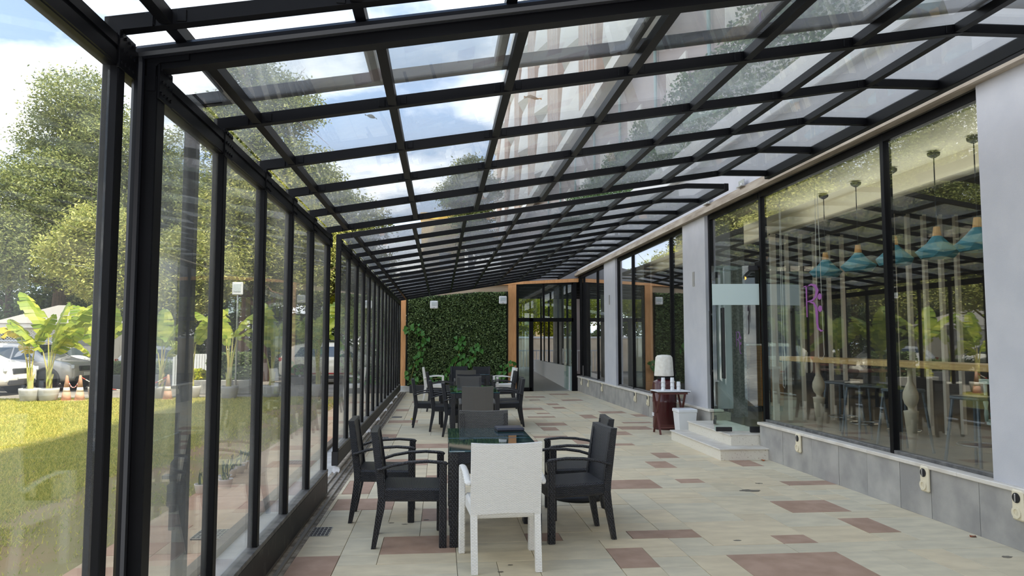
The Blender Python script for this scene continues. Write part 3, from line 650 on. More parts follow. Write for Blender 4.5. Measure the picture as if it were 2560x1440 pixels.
    em, nt, n, l = newmat('amber_bulb'); o_ = n.new('ShaderNodeOutputMaterial'); e_ = n.new('ShaderNodeEmission'); e_.inputs[0].default_value = (1, .38, .06, 1); e_.inputs[1].default_value = .9; l.new(e_.outputs[0], o_.inputs[0])
    MB().lathe([(.008,-.035),(.03,-.02),(.036,0),(.03,.022),(.012,.036)], 12).build('bulb', em, lp, smooth=True); MB().tube([(0,0,.03),(0,0,.42)], .006, 6).build('cord', M['black_matt'], lp)
    # added fill: unseen area lights aimed up to brighten the ceiling by the windows
    for i, y in enumerate((7.6, 15.5)):
        ld = bpy.data.lights.new('ceiling_fill', 'AREA'); ld.shape = 'RECTANGLE'; ld.energy = 5.5; ld.size = .40; ld.size_y = 6.5; ld.color = (1, .99, .93)
        lo = bpy.data.objects.new('ceiling_fill', ld); COL.objects.link(lo); lo.location = (5.32, y, 3.22); lo.rotation_euler = (0, PI-.25, 0)
    # weak area lights added as fill for the dining room, no fittings modelled
    for i, (x, y) in enumerate(((8.5, 5.5), (8.5, 11), (8.5, 17))):
        ld = bpy.data.lights.new('room_fill', 'AREA'); ld.energy = 12; ld.size = 1.2; ld.color = (1, .86, .66)
        lo = bpy.data.objects.new('room_fill', ld); COL.objects.link(lo); lo.location = (x, y, 3.33)
M['pt'] = mat('pale_turned', C(206,192,166), rough=.6)
build_inside()
# purple stroke letter with two dots on the near window
def letter(name, y, z, s, flip, label):
    r = empty(name, (XW-.004, y, z), 0, label, 'sign', 'purple window lettering')
    m = mat('purple_vinyl', C(136,78,140), rough=.5) if 'purp' not in M else M['purp']; M['purp'] = m
    def stroke(nm, pts, ws):
        L = []; Rr = []
        for i, (a, b) in enumerate(pts):
            q0 = pts[max(0, i-1)]; q1 = pts[min(len(pts)-1, i+1)]; d = Vector((q1[0]-q0[0], q1[1]-q0[1])).normalized(); nn = Vector((-d.y, d.x))*ws[i]/2
            L.append((a+nn.x, b+nn.y)); Rr.append((a-nn.x, b-nn.y))
        vs = []; n = len(pts)
        for dpt in (-.002, .002): vs += [(dpt, -a*s*flip, b*s) for a, b in L] + [(dpt, -a*s*flip, b*s) for a, b in Rr]
        fs = []
        for i in range(n-1): fs += [(i,i+1,n+i+1,n+i), (2*n+i,3*n+i,3*n+i+1,2*n+i+1), (i,2*n+i,2*n+i+1,i+1), (n+i,n+i+1,3*n+i+1,3*n+i)]
        fixn(MB().add(vs, fs).build(nm, m, r))
    stroke('stem', [(0,0),(0,1.0)], [.035,.055]); stroke('serif', [(-.12,1.0),(.10,1.02)], [.03,.03])
    stroke('bowl', [(0,1.0),(.22,1.04),(.38,.98),(.46,.82),(.40,.64),(.26,.53),(.04,.50)], [.03,.06,.10,.12,.10,.06,.03])
    stroke('tail', [(.10,.50),(.30,.44),(.40,.28),(.42,.05),(.42,-.20),(.46,-.38),(.58,-.46),(.66,-.44)], [.03,.07,.10,.10,.08,.07,.05,.02])
    for cz in (.62, .24): stroke('dot', [(.56,cz-.10),(.56,cz-.06),(.56,cz),(.56,cz+.06),(.56,cz+.10)], [.04,.13,.17,.13,.04])
letter('window_letter', 8.74, 1.88, .38, 1.5, 'purple letter R with two dots on the near window')
letter('window_letter', 10.95, 1.50, .22, 1.3, 'small faint purple letter on the glass by the door')
# ------------------------------------------------------------------ hotel tower and the planted ledge above
def build_tower():
    t = empty('hotel_building', (9.0, 30.0, 0), 0, 'tall pale hotel with brown tile strips and folded white fins above the terrace', 'building')
    B = lambda mb, nm, m: mb.build(nm, m, t, world=True)
    br = mat('brown_tile', C(186,158,138), rough=.7, col2=C(172,144,122), nscale=2); wh = mat('fin_white', C(232,230,224), rough=.8); gy = mat('tower_grey', C(168,158,152), rough=.8); dk = M['glass_win']
    B(MB().box(6.0, 20, -34, 79, 10.9, 25.3), 'core', gy); B(MB().box(5.55, 20, -34, 79.2, 25.3, 25.9), 'parapet', wh); B(MB().box(5.55, 6.0, -34, 79, 10.55, 10.95), 'soffit', wh)
    for i in range(-4, 8):
        y = 8.0 + 9.0*i
        if y < -30: continue
        B(MB().box(5.62, 6.0, y, y+3.6, 10.95, 25.3), 'tile_strip', br)
        for q in np.arange(y+.3, y+3.6, .55): B(MB().box(5.60, 5.63, q-.02, q+.02, 10.95, 25.3), 'joint', wh) if i < 6 and i >= 0 and q < y+2.6 else None
        for k in range(4):
            z = 11.0 + 3.58*k
            mb = MB().add([(6.0,y+3.7,z),(6.0,y+8.9,z),(6.0,y+8.9,z+3.5),(6.0,y+3.7,z+3.5),(5.3,y+6.8,z+.2),(5.72,y+7.9,z+3.3)], [(0,4,3),(4,5,3),(5,2,3),(4,1,5),(1,2,5),(0,1,4),(0,3,2,1)])
            fixn(B(mb, 'fin', wh))
    # recessed storey between ledge and tower
    B(MB().box(6.4, 20, 36, 79, 0, 3.9), 'ground_storey', gy); B(MB().box(6.4, 20, -34, 79, 3.9, 10.9), 'recessed_wall', mat('mauve_grey', C(176,164,160), rough=.8, col2=C(164,152,150), nscale=.6))
    tg = mat('teal_pipe', C(140,170,170), rough=.5)
    for i in range(12):
        y = -8 + 4.4*i
        B(MB().box(6.34, 6.42, y, y+1.7, 6.2, 9.2), 'window_frame', wh); B(MB().box(6.31, 6.35, y+.12, y+1.58, 6.35, 9.05), 'curtained_window', mat('pale_curtain', C(214,210,204), rough=.8) if i == 0 else bpy.data.materials['pale_curtain'])
        B(MB().tube([(6.3, y+2.6, 5.2), (6.3, y+2.6, 10.5)], .05, 8), 'pipe', tg)
    return t
build_tower()
# ------------------------------------------------------------------ woven chairs and tables
def make_chair(name, wv, wl, label):
    """faces +Y, origin on the floor under the middle of the seat"""
    c = empty(name, (0,0,0), 0, label, 'chair')
    hw = .222
    # one upright per side: rear leg, bend at the seat, raked back
    side = [(-.30,0),(-.265,.0),(-.20,.30),(-.190,.42),(-.205,.55),(-.252,.85),(-.285,.85),(-.252,.56),(-.248,.42),(-.262,.28)]
    for sx in (-1, 1):
        x0, x1 = (sx*hw-.022, sx*hw+.022)
        o = MB().prism(side, lambda a, b, d: (d, a, b), x0, x1).build('rear_leg', wl, c); fixn(o)
        MB().obox((sx*.265, .245, .318), (1,0,0), (0,1,0), (0,0,1), .023, .029, .318, .006).build('front_leg', wl, c)
        # arm: from front leg top, gentle arch to the upright
        pts = [(sx*.265, .276, .628), (sx*.265, .262, .640), (sx*.265, .235, .646), (sx*.265, .12, .656), (sx*.265, -.02, .651), (sx*.265, -.14, .632), (sx*.264, -.225, .606), (sx*.262, -.26, .597)]
        fixn(MB().tube(pts, [(.022,.014),(.023,.014)] + [(.024,.0125)]*5 + [(.016,.011)], 10, up=(1,0,0)).build('armrest', wl, c, smooth=True))
    # backrest: thin curved panel with arched top
    mb = MB(); nx, nz = 9, 8; vs = []
    for sd in (0, 1):
        for j in range(nz):
            t = j/(nz-1)
            for i in range(nx):
                u = i/(nx-1)*2-1; z = .385 + t*(.498 - .010*(1-u*u)) + (1-t)*.012*(1-u*u); y = -.200 - .058*max(0, (z-.42)/.46) - .010*(1-u*u) + (0 if sd else -.052)
                vs.append((u*.246, y, z))
    K = nx*nz; fs = []
    for j in range(nz-1):
        for i in range(nx-1):
            a = j*nx+i; fs += [(a,a+1,a+nx+1,a+nx), (K+a,K+a+nx,K+a+nx+1,K+a+1)]
    ring = [i for i in range(nx)] + [j*nx+nx-1 for j in range(1,nz)] + [(nz-1)*nx+i for i in range(nx-2,-1,-1)] + [j*nx for j in range(nz-2,0,-1)]
    for a, b in zip(ring, ring[1:]+ring[:1]): fs.append((a, K+a, K+b, b))
    fixn(mb.add(vs, fs).build('backrest', wv, c))
    MB().obox((0, .025, .398), (1,0,0), (0,.9994,-.03), (0,.03,.9994), .242, .245, .052, .016).build('seat', wv, c)
    return c
def make_table(w, d, label, rot=0):
    t = empty('dining_table', (0,0,0), 0, label, 'table', 'glass topped woven tables')
    for sx in (-1, 1):
        for sy in (-1, 1): MB().obox((sx*(w/2-.035), sy*(d/2-.035), .35), (1,0,0),(0,1,0),(0,0,1), .033, .033, .35, .006).build('leg', M['weave_leg'], t)
    for sy in (-1, 1): MB().box(-w/2+.06, w/2-.06, sy*(d/2-.03)-.022, sy*(d/2-.03)+.022, .615, .70, .005).build('apron', M['weave_black'], t)
    for sx in (-1, 1): MB().box(sx*(w/2-.03)-.022, sx*(w/2-.03)+.022, -d/2+.06, d/2-.06, .615, .70, .005).build('apron', M['weave_black'], t)
    MB().box(-w/2+.05, w/2-.05, -d/2+.05, d/2-.05, .672, .70).build('woven_top', M['weave_black'], t)
    MB().box(-w/2-.005, w/2+.005, -d/2+.007, d/2-.007, .701, .713, .003).build('glass_top', M['tabletop'], t)
    return t
tb = make_table(.72, .755, '')
for i, (x, y, w, d, lb) in enumerate(((.435, 6.20, 1, 1, 'nearest dark woven table with a glass top behind the white chair'), (.435, 6.965, 1, 1, 'dark woven table with the black menu folder on its glass top'),
                                      (.58, 12.9, 1.13, 1.3, 'dark woven glass table of the second group, its near half'), (.58, 13.9, 1.13, 1.3, 'dark woven glass table of the second group, its far half'),
                                      (.85, 19.6, 1.1, 1.2, 'dark woven table of the farthest group before the green wall'))):
    q = tb if i == 0 else dup(tb); q.location = (x, y, 0); q.scale = (w, d, 1.03); q['label'] = lb
blk = make_chair('woven_armchair', M['weave_black'], M['weave_leg'], '')
gry = make_chair('woven_armchair', M['weave_grey'], M['weave_leg_grey'], '')
wht = make_chair('white_armchair', M['weave_white'], M['weave_white_leg'], 'white woven armchair in the foreground seen from behind')
wht.location = (.445, 5.455, 0); wht.rotation_euler = (0, 0, .055); wht['group'] = 'white woven armchairs'
W2 = dup(wht, (-.18, 20.3, 0), -PI/2, 'white woven armchair at the left of the farthest table group'); W3 = dup(wht, (1.72, 20.0, 0), PI/2+.1, 'white woven armchair at the right of the farthest table group')
CH = [ # kind, x, y, facing (rotation), label
 ('b', -.23, 6.10, -PI/2+.04, 'black woven armchair left of the nearest table, closest to the camera'),
 ('b', -.50, 6.93, -PI/2+.02, 'black woven armchair on the left beside the menu table'),
 ('b', 1.09, 6.15, PI/2+.10, 'black woven armchair right of the nearest table, closest to the camera'),
 ('b', 1.26, 6.86, PI/2-.05, 'black woven armchair on the right beside the menu table'),
 ('g', .44, 7.33, PI, 'grey brown woven armchair tucked in at the far end of the menu table'),
 ('g', .58, 11.95, 0, 'grey brown woven armchair at the near end of the second table group'),
 ('b', -.23, 14.1, -PI/2+.05, 'black woven armchair with yellow tape round a leg, left of second group'),
 ('b', .10, 13.45, -PI/2, 'black woven armchair pushed in left of second group, middle one'),
 ('b', .33, 12.72, -PI/2-.02, 'black woven armchair pushed in left of second group, nearest one'),
 ('b', 1.27, 14.05, PI/2-.03, 'black woven armchair right of the second table group, nearer one'),
 ('b', 1.32, 14.75, PI/2-.03, 'black woven armchair right of the second table group, farther one'),
 ('g', .58, 14.85, PI, 'grey woven armchair at the far end of the second table group'),
 ('b', .60, 15.75, PI, 'black woven armchair standing just behind the second table group'),
 ('g', .62, 18.6, 0, 'grey woven armchair at the near end of the farthest table'),
 ('b', .52, 21.0, PI, 'dark woven armchair behind the farthest table, on the left'),
 ('b', 1.15, 20.7, PI, 'dark woven armchair behind the farthest table, on the right'),
 ('b', 1.50, 17.7, PI/2, 'black woven armchair to the right between second and farthest groups'),
 ('b', -.02, 17.2, -PI/2, 'black woven armchair to the left in front of the white one'),
]
used = set()
for k, x, y, a, lb in CH:
    src = blk if k == 'b' else gry
    q = src if k not in used else dup(src); used.add(k)
    q.location = (x, y, 0); q.rotation_euler = (0, 0, a); q['label'] = lb; q['group'] = 'dark woven armchairs'
    if 'yellow tape' in lb:
        MB().box(-.272, -.22, -.312, -.255, .10, .125).build('tape', mat('yellow_tape', C(226,214,40), rough=.5), q)
mf = empty('menu_folder', (.655, 7.12, .735), .06, 'black menu folder lying on the far corner of the glass table', 'folder')
MB().box(-.13, .13, -.11, .11, .005, .034, .008).build('cover', M['menu'], mf); MB().box(-.125, .125, -.105, .105, 0, .006).build('base', M['black_matt'], mf)
ub = empty('parasol_base', (1.40, 7.55, 0), 0, 'round black parasol base on the floor behind the right chairs', 'base')
MB().lathe([(.26,0),(.27,.02),(.25,.05),(.10,.085),(.05,.10)], 24).build('weight', M['black_matt'], ub, smooth=True); MB().lathe([(.03,.09),(.03,.20)], 12).build('socket', M['black'], ub)
# drain grates
def grate(x, y, w, d, lb):
    r = empty('drain_grate', (x, y, 0), 0, lb, 'grate', 'steel drain grates')
    MB().box(-w/2, w/2, -d/2, d/2, -.012, .0012).build('pit', mat('drain_pit', C(34,34,46), rough=.7) if 'pit' not in M else M['pit'], r)
    mb = MB()
    for k in range(9): xx = -w/2 + w*k/8; mb.box(xx-.003, xx+.003, -d/2, d/2, .001, .005)
    mb.build('long_bar', M['steel'], r); mb = MB()
    for k in range(6): yy = -d/2 + d*k/5; mb.box(-w/2, w/2, yy-.003, yy+.003, .001, .0055)
    mb.build('cross_bar', M['steel'], r)
M['pit'] = mat('drain_pit', C(34,34,46), rough=.7)
grate(-1.03, 6.41, .25, .28, 'steel drain grate nearest the camera inside the glass wall'); grate(-1.00, 9.58, .22, .28, 'steel drain grate beside the start of the far glass section')
grate(-.90, 15.8, .2, .3, 'small steel drain grate far along the glass wall'); grate(-.95, 12.4, .2, .28, 'steel drain grate midway along the far glass section')
for i, (x, y) in enumerate(((-1.85, 6.42), (-1.87, 10.1))):
    grate(x, y, .28, .28, ['steel drain grate in the outside paving by the nearest panes', 'steel drain grate in the outside paving beyond the small pots'][i])
# weatherproof sockets on the plinth
def sock(y, lb, z=.345):
    r = empty('wall_socket', (XK-.001, y, z), 0, lb, 'socket', 'cream weatherproof sockets on the plinth')
    MB().box(-.035, 0, -.055, .055, -.115, .115, .012).build('housing', M['cream_plastic'], r)
    rot = lambda mb, nm, m: mb.build(nm, m, r, rot=(0, -PI/2, 0))
    o = rot(MB().lathe([(.038,0),(.038,.004)], 18), 'switch_disc', M['black_matt']); o.location = (-.036, 0, .055)
    MB().box(-.052, -.036, -.006, .006, .025, .085, .003).build('knob', M['steel'], r)
    o = rot(MB().lathe([(.044,0),(.044,.012),(.026,.012),(.024,.004)], 18), 'socket_ring', M['cream_plastic']); o.location = (-.035, 0, -.055)
    o = rot(MB().lathe([(.024,0),(.024,.003)], 16), 'socket_face', mat('socket_face', C(150,146,134), rough=.6) if 'sf' not in M else M['sf']); o.location = (-.036, 0, -.055)
M['sf'] = mat('socket_face', C(150,146,134), rough=.6)
for y, lb in ((5.31, 'cream socket at the right picture edge on the plinth'), (6.40, 'cream socket on the plinth below the near window'), (8.78, 'small cream socket on the plinth just right of the steps'),
              (15.40, 'cream socket on the plinth left of the maroon drum'), (16.44, 'cream socket on the plinth second left of the maroon drum'), (19.9, 'cream socket on the plinth below the narrow far pillar'), (21.8, 'cream socket on the plinth near the far doorway'), (22.85, 'cream socket on the plinth closest to the far doorway')): sock(y, lb)
# maroon drum with a white covered dispenser, folding stand with cups, white bin
d = empty('maroon_drum', (4.06, 13.25, 0), 0, 'tall maroon drum standing against the plinth behind the folding tray stand', 'drum')
MB().lathe([(.20,0),(.215,.03),(.215,.48),(.222,.50),(.215,.52),(.215,.80),(.20,.86),(.12,.90)], 28).build('barrel', M['maroon'], d, smooth=True)
MB().lathe([(.12,.89),(.125,.94),(.09,.96)], 20).build('lid', M['black_matt'], d); MB().box(-.222, -.212, -.05, .05, .24, .30).build('label_plate', M['white_plastic'], d)
cv = empty('covered_dispenser', (4.06, 13.25, .955), 0, 'white cloth cover pulled over a water jar on top of the drum', 'cover')
prof = [(.168,0),(.172,.02),(.165,.10),(.158,.26),(.150,.34),(.12,.375),(.05,.385)]
mb = MB(); vs = []; n = 40
for r_, z in prof:
    for k in range(n): a = 2*PI*k/n; q = r_ + (.006*math.sin(9*a)+.004*math.sin(17*a+1))*(1-z/.4); vs.append((q*math.cos(a), q*math.sin(a), z))
mb.add(vs, [(i*n+k, i*n+(k+1)%n, (i+1)*n+(k+1)%n, (i+1)*n+k) for i in range(len(prof)-1) for k in range(n)] + [tuple((len(prof)-1)*n+k for k in range(n)), tuple(range(n))[::-1]])
mb.build('cloth_cover', M['cloth'], cv, smooth=True); MB().lathe([(.165,0),(.17,.012)], 32).build('hem', M['cloth'], cv)
ts = empty('folding_tray_stand', (3.93, 12.62, 0), 0, 'dark wooden folding tray stand in front of the maroon drum', 'stand')
for x in (-.20, .24):
    for sg in (-1, 1): MB().bar((x, sg*.20, 0), (x, -sg*.20, .70), .022, .03, (1,0,0)).build('leg', M['maroon_wood'], ts)
for yy, z in ((-.20, .70), (.20, .70)): MB().box(-.24, .28, yy-.015, yy+.015, z-.02, z+.01).build('top_rail', M['maroon_wood'], ts)
for yy in (-.135, .135): MB().box(-.2, .24, yy-.01, yy+.01, .10, .125).build('stretcher', M['maroon_wood'], ts)
ty = empty('serving_tray', (3.95, 12.62, .712), 0, 'white rimmed tray lying on the folding stand', 'tray')
MB().box(-.26, .30, -.22, .22, 0, .012, .003).build('base', M['black_matt'], ty); MB().box(-.27, .31, -.23, .23, .010, .026, .004).build('rim', M['white_plastic'], ty)
for i, (x, y, n_) in enumerate(((-.14, -.12, 3), (.02, -.12, 3), (.13, -.12, 2))):
    c = empty('cup_stack', (3.95+x, 12.62+y, .738), 0, ['left tall stack of white paper cups on the tray', 'middle tall stack of white paper cups on the tray', 'short right stack of white paper cups on the tray'][i], 'cups', 'stacks of white paper cups')
    for k in range(n_): MB().lathe([(.028+.008,0),(.036,.01),(.030,.085),(.026,.085)], 14).build('cup', M['white_plastic'], c, smooth=True).location = (0, 0, k*.07)
bn = empty('white_bin', (4.10, 12.25, 0), 0, 'white square lidded bin standing behind the entrance steps', 'bin')
pts = lambda h, z: [(-h,-h,z),(h,-h,z),(h,h,z),(-h,h,z)]
MB().add(pts(.125, 0)+pts(.155, .40), [(0,3,2,1),(4,5,6,7),(0,1,5,4),(1,2,6,5),(2,3,7,6),(3,0,4,7)]).build('body', M['white_plastic'], bn); MB().box(-.168, .168, -.168, .168, .395, .455, .012).build('lid', M['white_plastic'], bn)
# green wall lamps
def wall_lamp(x, z, lb):
    r = empty('wall_floodlight', (x, YE-.13, z), 0, lb, 'floodlight', 'square white floodlights on the green wall')
    MB().box(-.125, .125, -.05, .0, -.125, .125, .02).build('housing', M['white_plastic'], r); MB().box(-.085, .085, -.056, -.048, -.03, .085, .004).build('diffuser', mat('lamp_glass', C(206,214,214), rough=.15) if 'lg' not in M else M['lg'], r)
    MB().box(-.03, .03, 0, .08, -.03, .03).build('bracket', M['steel'], r); MB().box(-.012, .012, -.055, -.048, -.10, -.085).build('sensor', M['black_matt'], r)
M['lg'] = mat('lamp_glass', C(206,214,214), rough=.15)
wall_lamp(-.22, 2.74, 'square white floodlight on the upper left of the green wall'); wall_lamp(1.96, 2.90, 'square white floodlight on the upper right of the green wall')
# litter
def dry_leaf(x, y, z, s, rz, lb, col=(150,90,50)):
    mb = MB(); vs = []
    for i in range(6):
        t = i/5; w = math.sin(PI*min(1, t*.95+.04))*.3; vs += [(t-.5, -w, .10*math.sin(t*5)+.12*abs(w)), (t-.5, 0, .02+.06*math.sin(t*4)), (t-.5, w, .10*math.cos(t*4)+.1)]
    fs = [(i*3+a, (i+1)*3+a, (i+1)*3+a+1, i*3+a+1) for i in range(5) for a in (0, 1)]
    o = mb.add([(a*s, b*s, c*s+.003) for a, b, c in vs], fs).build('dry_leaf', mat('dry_leaf', C(*col), rough=.8)); o.location = (x, y, z); o.rotation_euler = (0, 0, rz); tag(o, lb, 'leaf')
dry_leaf(4.31, 5.75, 0, .08, .4, 'small rust brown dry leaf on the floor by the plinth at right', (150,70,30)); dry_leaf(4.28, 9.62, 0, .10, 1.2, 'rust brown dry leaf at the foot of the lowest step', (176,92,40))
dry_leaf(.55, 4.4, rz2(.55)+.009, .11, -.2, 'tan dry leaf lying on the glass roof near the middle', (196,150,96)); dry_leaf(-.42, 4.35, rz2(-.42)+.009, .08, .6, 'grey droppings lump on the glass roof at left', (120,124,120))
# ------------------------------------------------------------------ leaves by the thousand
def leaf_cloud(P, L, asp, rng, up=.35, vel=None):
    """P (n,3) leaf centres, L length(s): lens-shaped quads, random tilt with some turned to the sky"""
    n = len(P); d = rng.normal(size=(n,3)); d[:,2] *= .6; d /= np.linalg.norm(d, axis=1)[:,None]
    nrm = rng.normal(size=(n,3)) + np.array([0,0,up*3]); nrm -= d*np.sum(nrm*d, axis=1)[:,None]; nrm /= np.linalg.norm(nrm, axis=1)[:,None]
    s = np.cross(d, nrm); L = (np.ones(n)*L)*rng.uniform(.7,1.25,n)
    a = P - d*(L/2)[:,None]; b = P + d*(L/2)[:,None]; w = (L*asp/2)[:,None]
    V = np.stack([a, P + s*w + nrm*w*.25, b, P - s*w + nrm*w*.25], 1).reshape(-1,3)
    return V, np.arange(4*n).reshape(n,4)
def ball(rng, n, c, r, flat=.8):
    d = rng.normal(size=(n,3)); d /= np.linalg.norm(d, axis=1)[:,None]
    k = rng.uniform(0,1,n)**.38
    return np.array(c) + d*(k*r)[:,None]*np.array([1,1,flat])
LM = {'mid': leafmat('leaf_mid', C(88,106,56), C(182,186,116)), 'light': leafmat('leaf_light', C(130,144,68), C(212,208,126)), 'dark': leafmat('leaf_dark', C(78,100,62), C(146,164,104)),
      'yellow': leafmat('leaf_yellow', C(150,168,36), C(224,214,60)), 'banana': leafmat('leaf_banana', C(118,148,46), C(204,208,86), .45, .4), 'banana_y': leafmat('leaf_banana_yellow', C(190,176,50), C(226,200,80), .45, .5),
      'ivy': leafmat('leaf_ivy', C(34,60,30), C(158,182,122), .15, .28), 'vine': leafmat('leaf_vine', C(44,98,50), C(104,160,70), .3, .35), 'hedge': leafmat('leaf_hedge', C(60,92,56), C(130,156,104), .25), 'grass': leafmat('grass_blade', C(140,156,66), C(236,222,120), .5, .5)}
bark = mat('bark', C(112,94,78), rough=.95, col2=C(74,62,54), nscale=7, ndetail=8, nstretch=(3,3,.6), bump=.6, bscale=20); bark2 = mat('bark_brown', C(150,116,96), rough=.95, col2=C(116,90,76), nscale=7, nstretch=(3,3,.6), bump=.5, bscale=20)
def tree(x, y, h, blobs, leaf, n, L, label, seed, tr=.22, lean=(0,0), asp=.42, bk=None, clump=16, bare=0):
    rng = np.random.default_rng(seed); root = empty('tree', (x, y, 0), 0, label, 'tree')
    top = Vector((lean[0], lean[1], h*.62))
    pts = [Vector((0,0,-.1)), Vector((lean[0]*.15, lean[1]*.15, h*.12)), Vector((lean[0]*.45+.1, lean[1]*.4, h*.32)), top]
    fixn(MB().tube(pts, [tr*1.35, tr, tr*.8, tr*.4], 10).build('trunk', bk or bark, root, smooth=True))
    mb = MB()
    for (bx, by, bz, br) in blobs:
        e = Vector((bx, by, bz)); t = min(.95, max(.3, (bz-br*.6)/(h*.62)*.8)); s = pts[2].lerp(top, max(0, (t-.5)*2)) if t > .5 else pts[1].lerp(pts[2], t*2)
        m = s.lerp(e, .5) + Vector((0,0,-.15*br)); mb.tube([s, m, e], [tr*.42, tr*.28, tr*.1], 6)
        for _ in range(4 + bare):
            q = e + Vector(rng.normal(size=3)*br*.6); m2 = m.lerp(e, rng.uniform(.2,.9)); mb.tube([m2, m2.lerp(q, .55) + Vector(rng.normal(size=3)*.1*br), q], [tr*.10, tr*.06, tr*.02], 4)
    fixn(mb.build('branches', bk or bark, root))
    vol = np.array([b[3]**2 for b in blobs]); cnt = (n*vol/vol.sum()).astype(int); PP = []
    for (b, k) in zip(blobs, cnt):
        tw = ball(rng, max(2, k//clump), b[:3], b[3]); cc = np.repeat(tw, clump, axis=0); PP.append(cc + rng.normal(size=cc.shape)*np.array([.20,.20,.13])*max(.55, L/.16)*1.1)
    P = np.concatenate(PP); V, Q = leaf_cloud(P, L, asp, rng)
    o = ob('foliage', npmesh('foliage', V, Q, LM[leaf]), root); o['kind'] = 'stuff'
    return root
def rb(rng, n, c, sp, r0, r1):
    return [(c[0]+rng.uniform(-1,1)*sp[0], c[1]+rng.uniform(-1,1)*sp[1], c[2]+rng.uniform(-1,1)*sp[2], rng.uniform(r0,r1)) for _ in range(n)]
TR = random.Random(5)
BL = lambda *a: rb(TR, *a)
tree(-17.4, 35.6, 15.2, [(.45,0,12.7,1.95),(-.35,1,11.0,2.3),(2.3,0,10.6,2.2),(-2.1,0,8.5,2.2),(.7,-.5,8.3,2.6),(3.0,.5,7.4,2.5),(-.6,-1,5.8,2.5),(2.7,-1,4.9,2.2),(-3.6,0,5.8,2.3)], 'mid', 98800, 0.172, 'large sunlit leafy tree at the left edge behind the parked cars', 1, .35)
tree(-14.2, 37, 13.2, [(0,0,8.6,2.3),(1.9,0,7.4,2.2),(-1.9,0,7.6,2.2),(.4,-.5,5.9,2.2),(2.6,-.5,5.0,1.8),(-1.8,-.5,4.9,2.0)], 'mid', 68400, 0.172, 'leafy tree second from left behind the grey pavilion', 2, .3)
tree(-11.3, 25.6, 6.6, [(0,0,5.2,1.15),(.9,.1,4.6,1.1),(-.7,0,4.4,1.15),(.3,-.2,3.7,1.1),(1.2,0,3.4,.9)], 'light', 38000, 0.132, 'yellow green bushy tree in front of the large left tree', 3, .12)
tree(-11.0, 37, 15.5, BL(5, (0,0,11.6), (2.4,1,2.0), .8, 1.5)+BL(4, (0,0,7.5), (2.0,1,1.4), 1.5, 2.1), 'mid', 28500, 0.165, 'thin crowned tall tree with bare twigs above the glass wall corner', 4, .22, bare=10)
tree(-8.6, 33, 16, [(0,0,13.6,1.3),(1.6,0,12.0,1.7),(-1.2,.3,11.2,1.5),(.6,0,9.8,2.0),(2.2,-.2,9.0,1.7),(-.9,-.2,7.6,1.9)], 'mid', 45600, 0.165, 'tall slender tree with brown forked trunk behind the second glass section', 5, .24, lean=(.6,0), bk=bark2, bare=8)
tree(-7.4, 31.8, 10, [(.2,0,7.6,1.8),(-1.6,0,6.6,1.7),(1.6,.2,6.2,1.7),(0,-.4,5.0,1.7),(-1.8,-.3,4.4,1.4),(1.4,-.3,4.2,1.3)], 'light', 60800, 0.158, 'pale green tree with red brown trunk behind the clipped hedge', 6, .28, lean=(-.6,0), bk=bark2)
tree(-9.6, 29, 6.5, [(0,0,4.9,1.2),(.9,0,4.2,1.1),(-.9,0,4.1,1.2),(.1,-.3,3.3,1.1)], 'light', 30400, 0.145, 'sunny low tree behind the fourth glass bay', 7, .14)
tree(-6.0, 36, 10.5, [(0,0,8.4,1.9),(1.6,.3,7.2,1.8),(-1.5,0,7.0,1.8),(.3,-.3,5.6,1.9),(1.8,0,5.0,1.5),(-1.6,-.2,4.6,1.5)], 'mid', 53200, 0.172, 'leafy tree behind the rear of the white car with red stripe', 8, .26)
tree(-5.4, 40, 8.5, [(0,0,6.4,1.6),(1.4,0,5.4,1.5),(-1.3,0,5.2,1.6),(.2,-.3,4.2,1.5),(1.5,.2,3.8,1.2)], 'yellow', 41800, 0.172, 'bright yellow green tree beyond the start of the far glass section', 9, .2)
tree(-4.2, 44, 7, [(0,0,5.0,1.4),(1.2,0,4.0,1.4),(-1.3,0,4.2,1.4),(.2,-.3,3.0,1.4)], 'yellow', 34200, 0.185, 'yellow green tree behind the front of the white car', 10, .2)
tree(-22, 40, 8, BL(12, (0,0,4.0), (3.4,2,2.6), 1.4, 1.9), 'dark', 37400, 0.250, 'dark tree filling the gap at the far left', 11, .3)
tree(-16, 44, 14, BL(18, (0,0,5.0), (5.0,2,3.8), 1.7, 2.4), 'dark', 40800, 0.250, 'dark backdrop tree behind the pavilion', 12, .3)
tree(-8, 46, 13, BL(18, (0,0,4.4), (4.8,2,3.4), 1.6, 2.3), 'dark', 40800, 0.250, 'dark backdrop tree behind the tall slender trunk', 13, .3)
tree(2.4, 62, 18, [(0,0,16,1.5),(1.0,0,14.4,1.6),(-1.0,0,14.0,1.7),(.2,0,12,1.8),(.8,0,10,1.6)], 'mid', 27200, 0.250, 'distant tree between the yellow block and the hotel', 14, .35)
tree(2.0, 43, 6, [(0,0,4.3,1.3),(1.2,0,3.8,1.2),(-1.2,0,3.6,1.3),(0,-.4,2.8,1.2)], 'yellow', 26600, 0.172, 'bright tree seen through the far doorway', 15, .16)
tree(4.6, 41.5, 6, [(0,0,4.2,1.2),(.6,0,3.4,1.0),(-.7,0,3.4,1.1),(0,-.4,2.6,1.0)], 'yellow', 26600, 0.185, 'bright tree seen through the corridor windows', 16, .16)
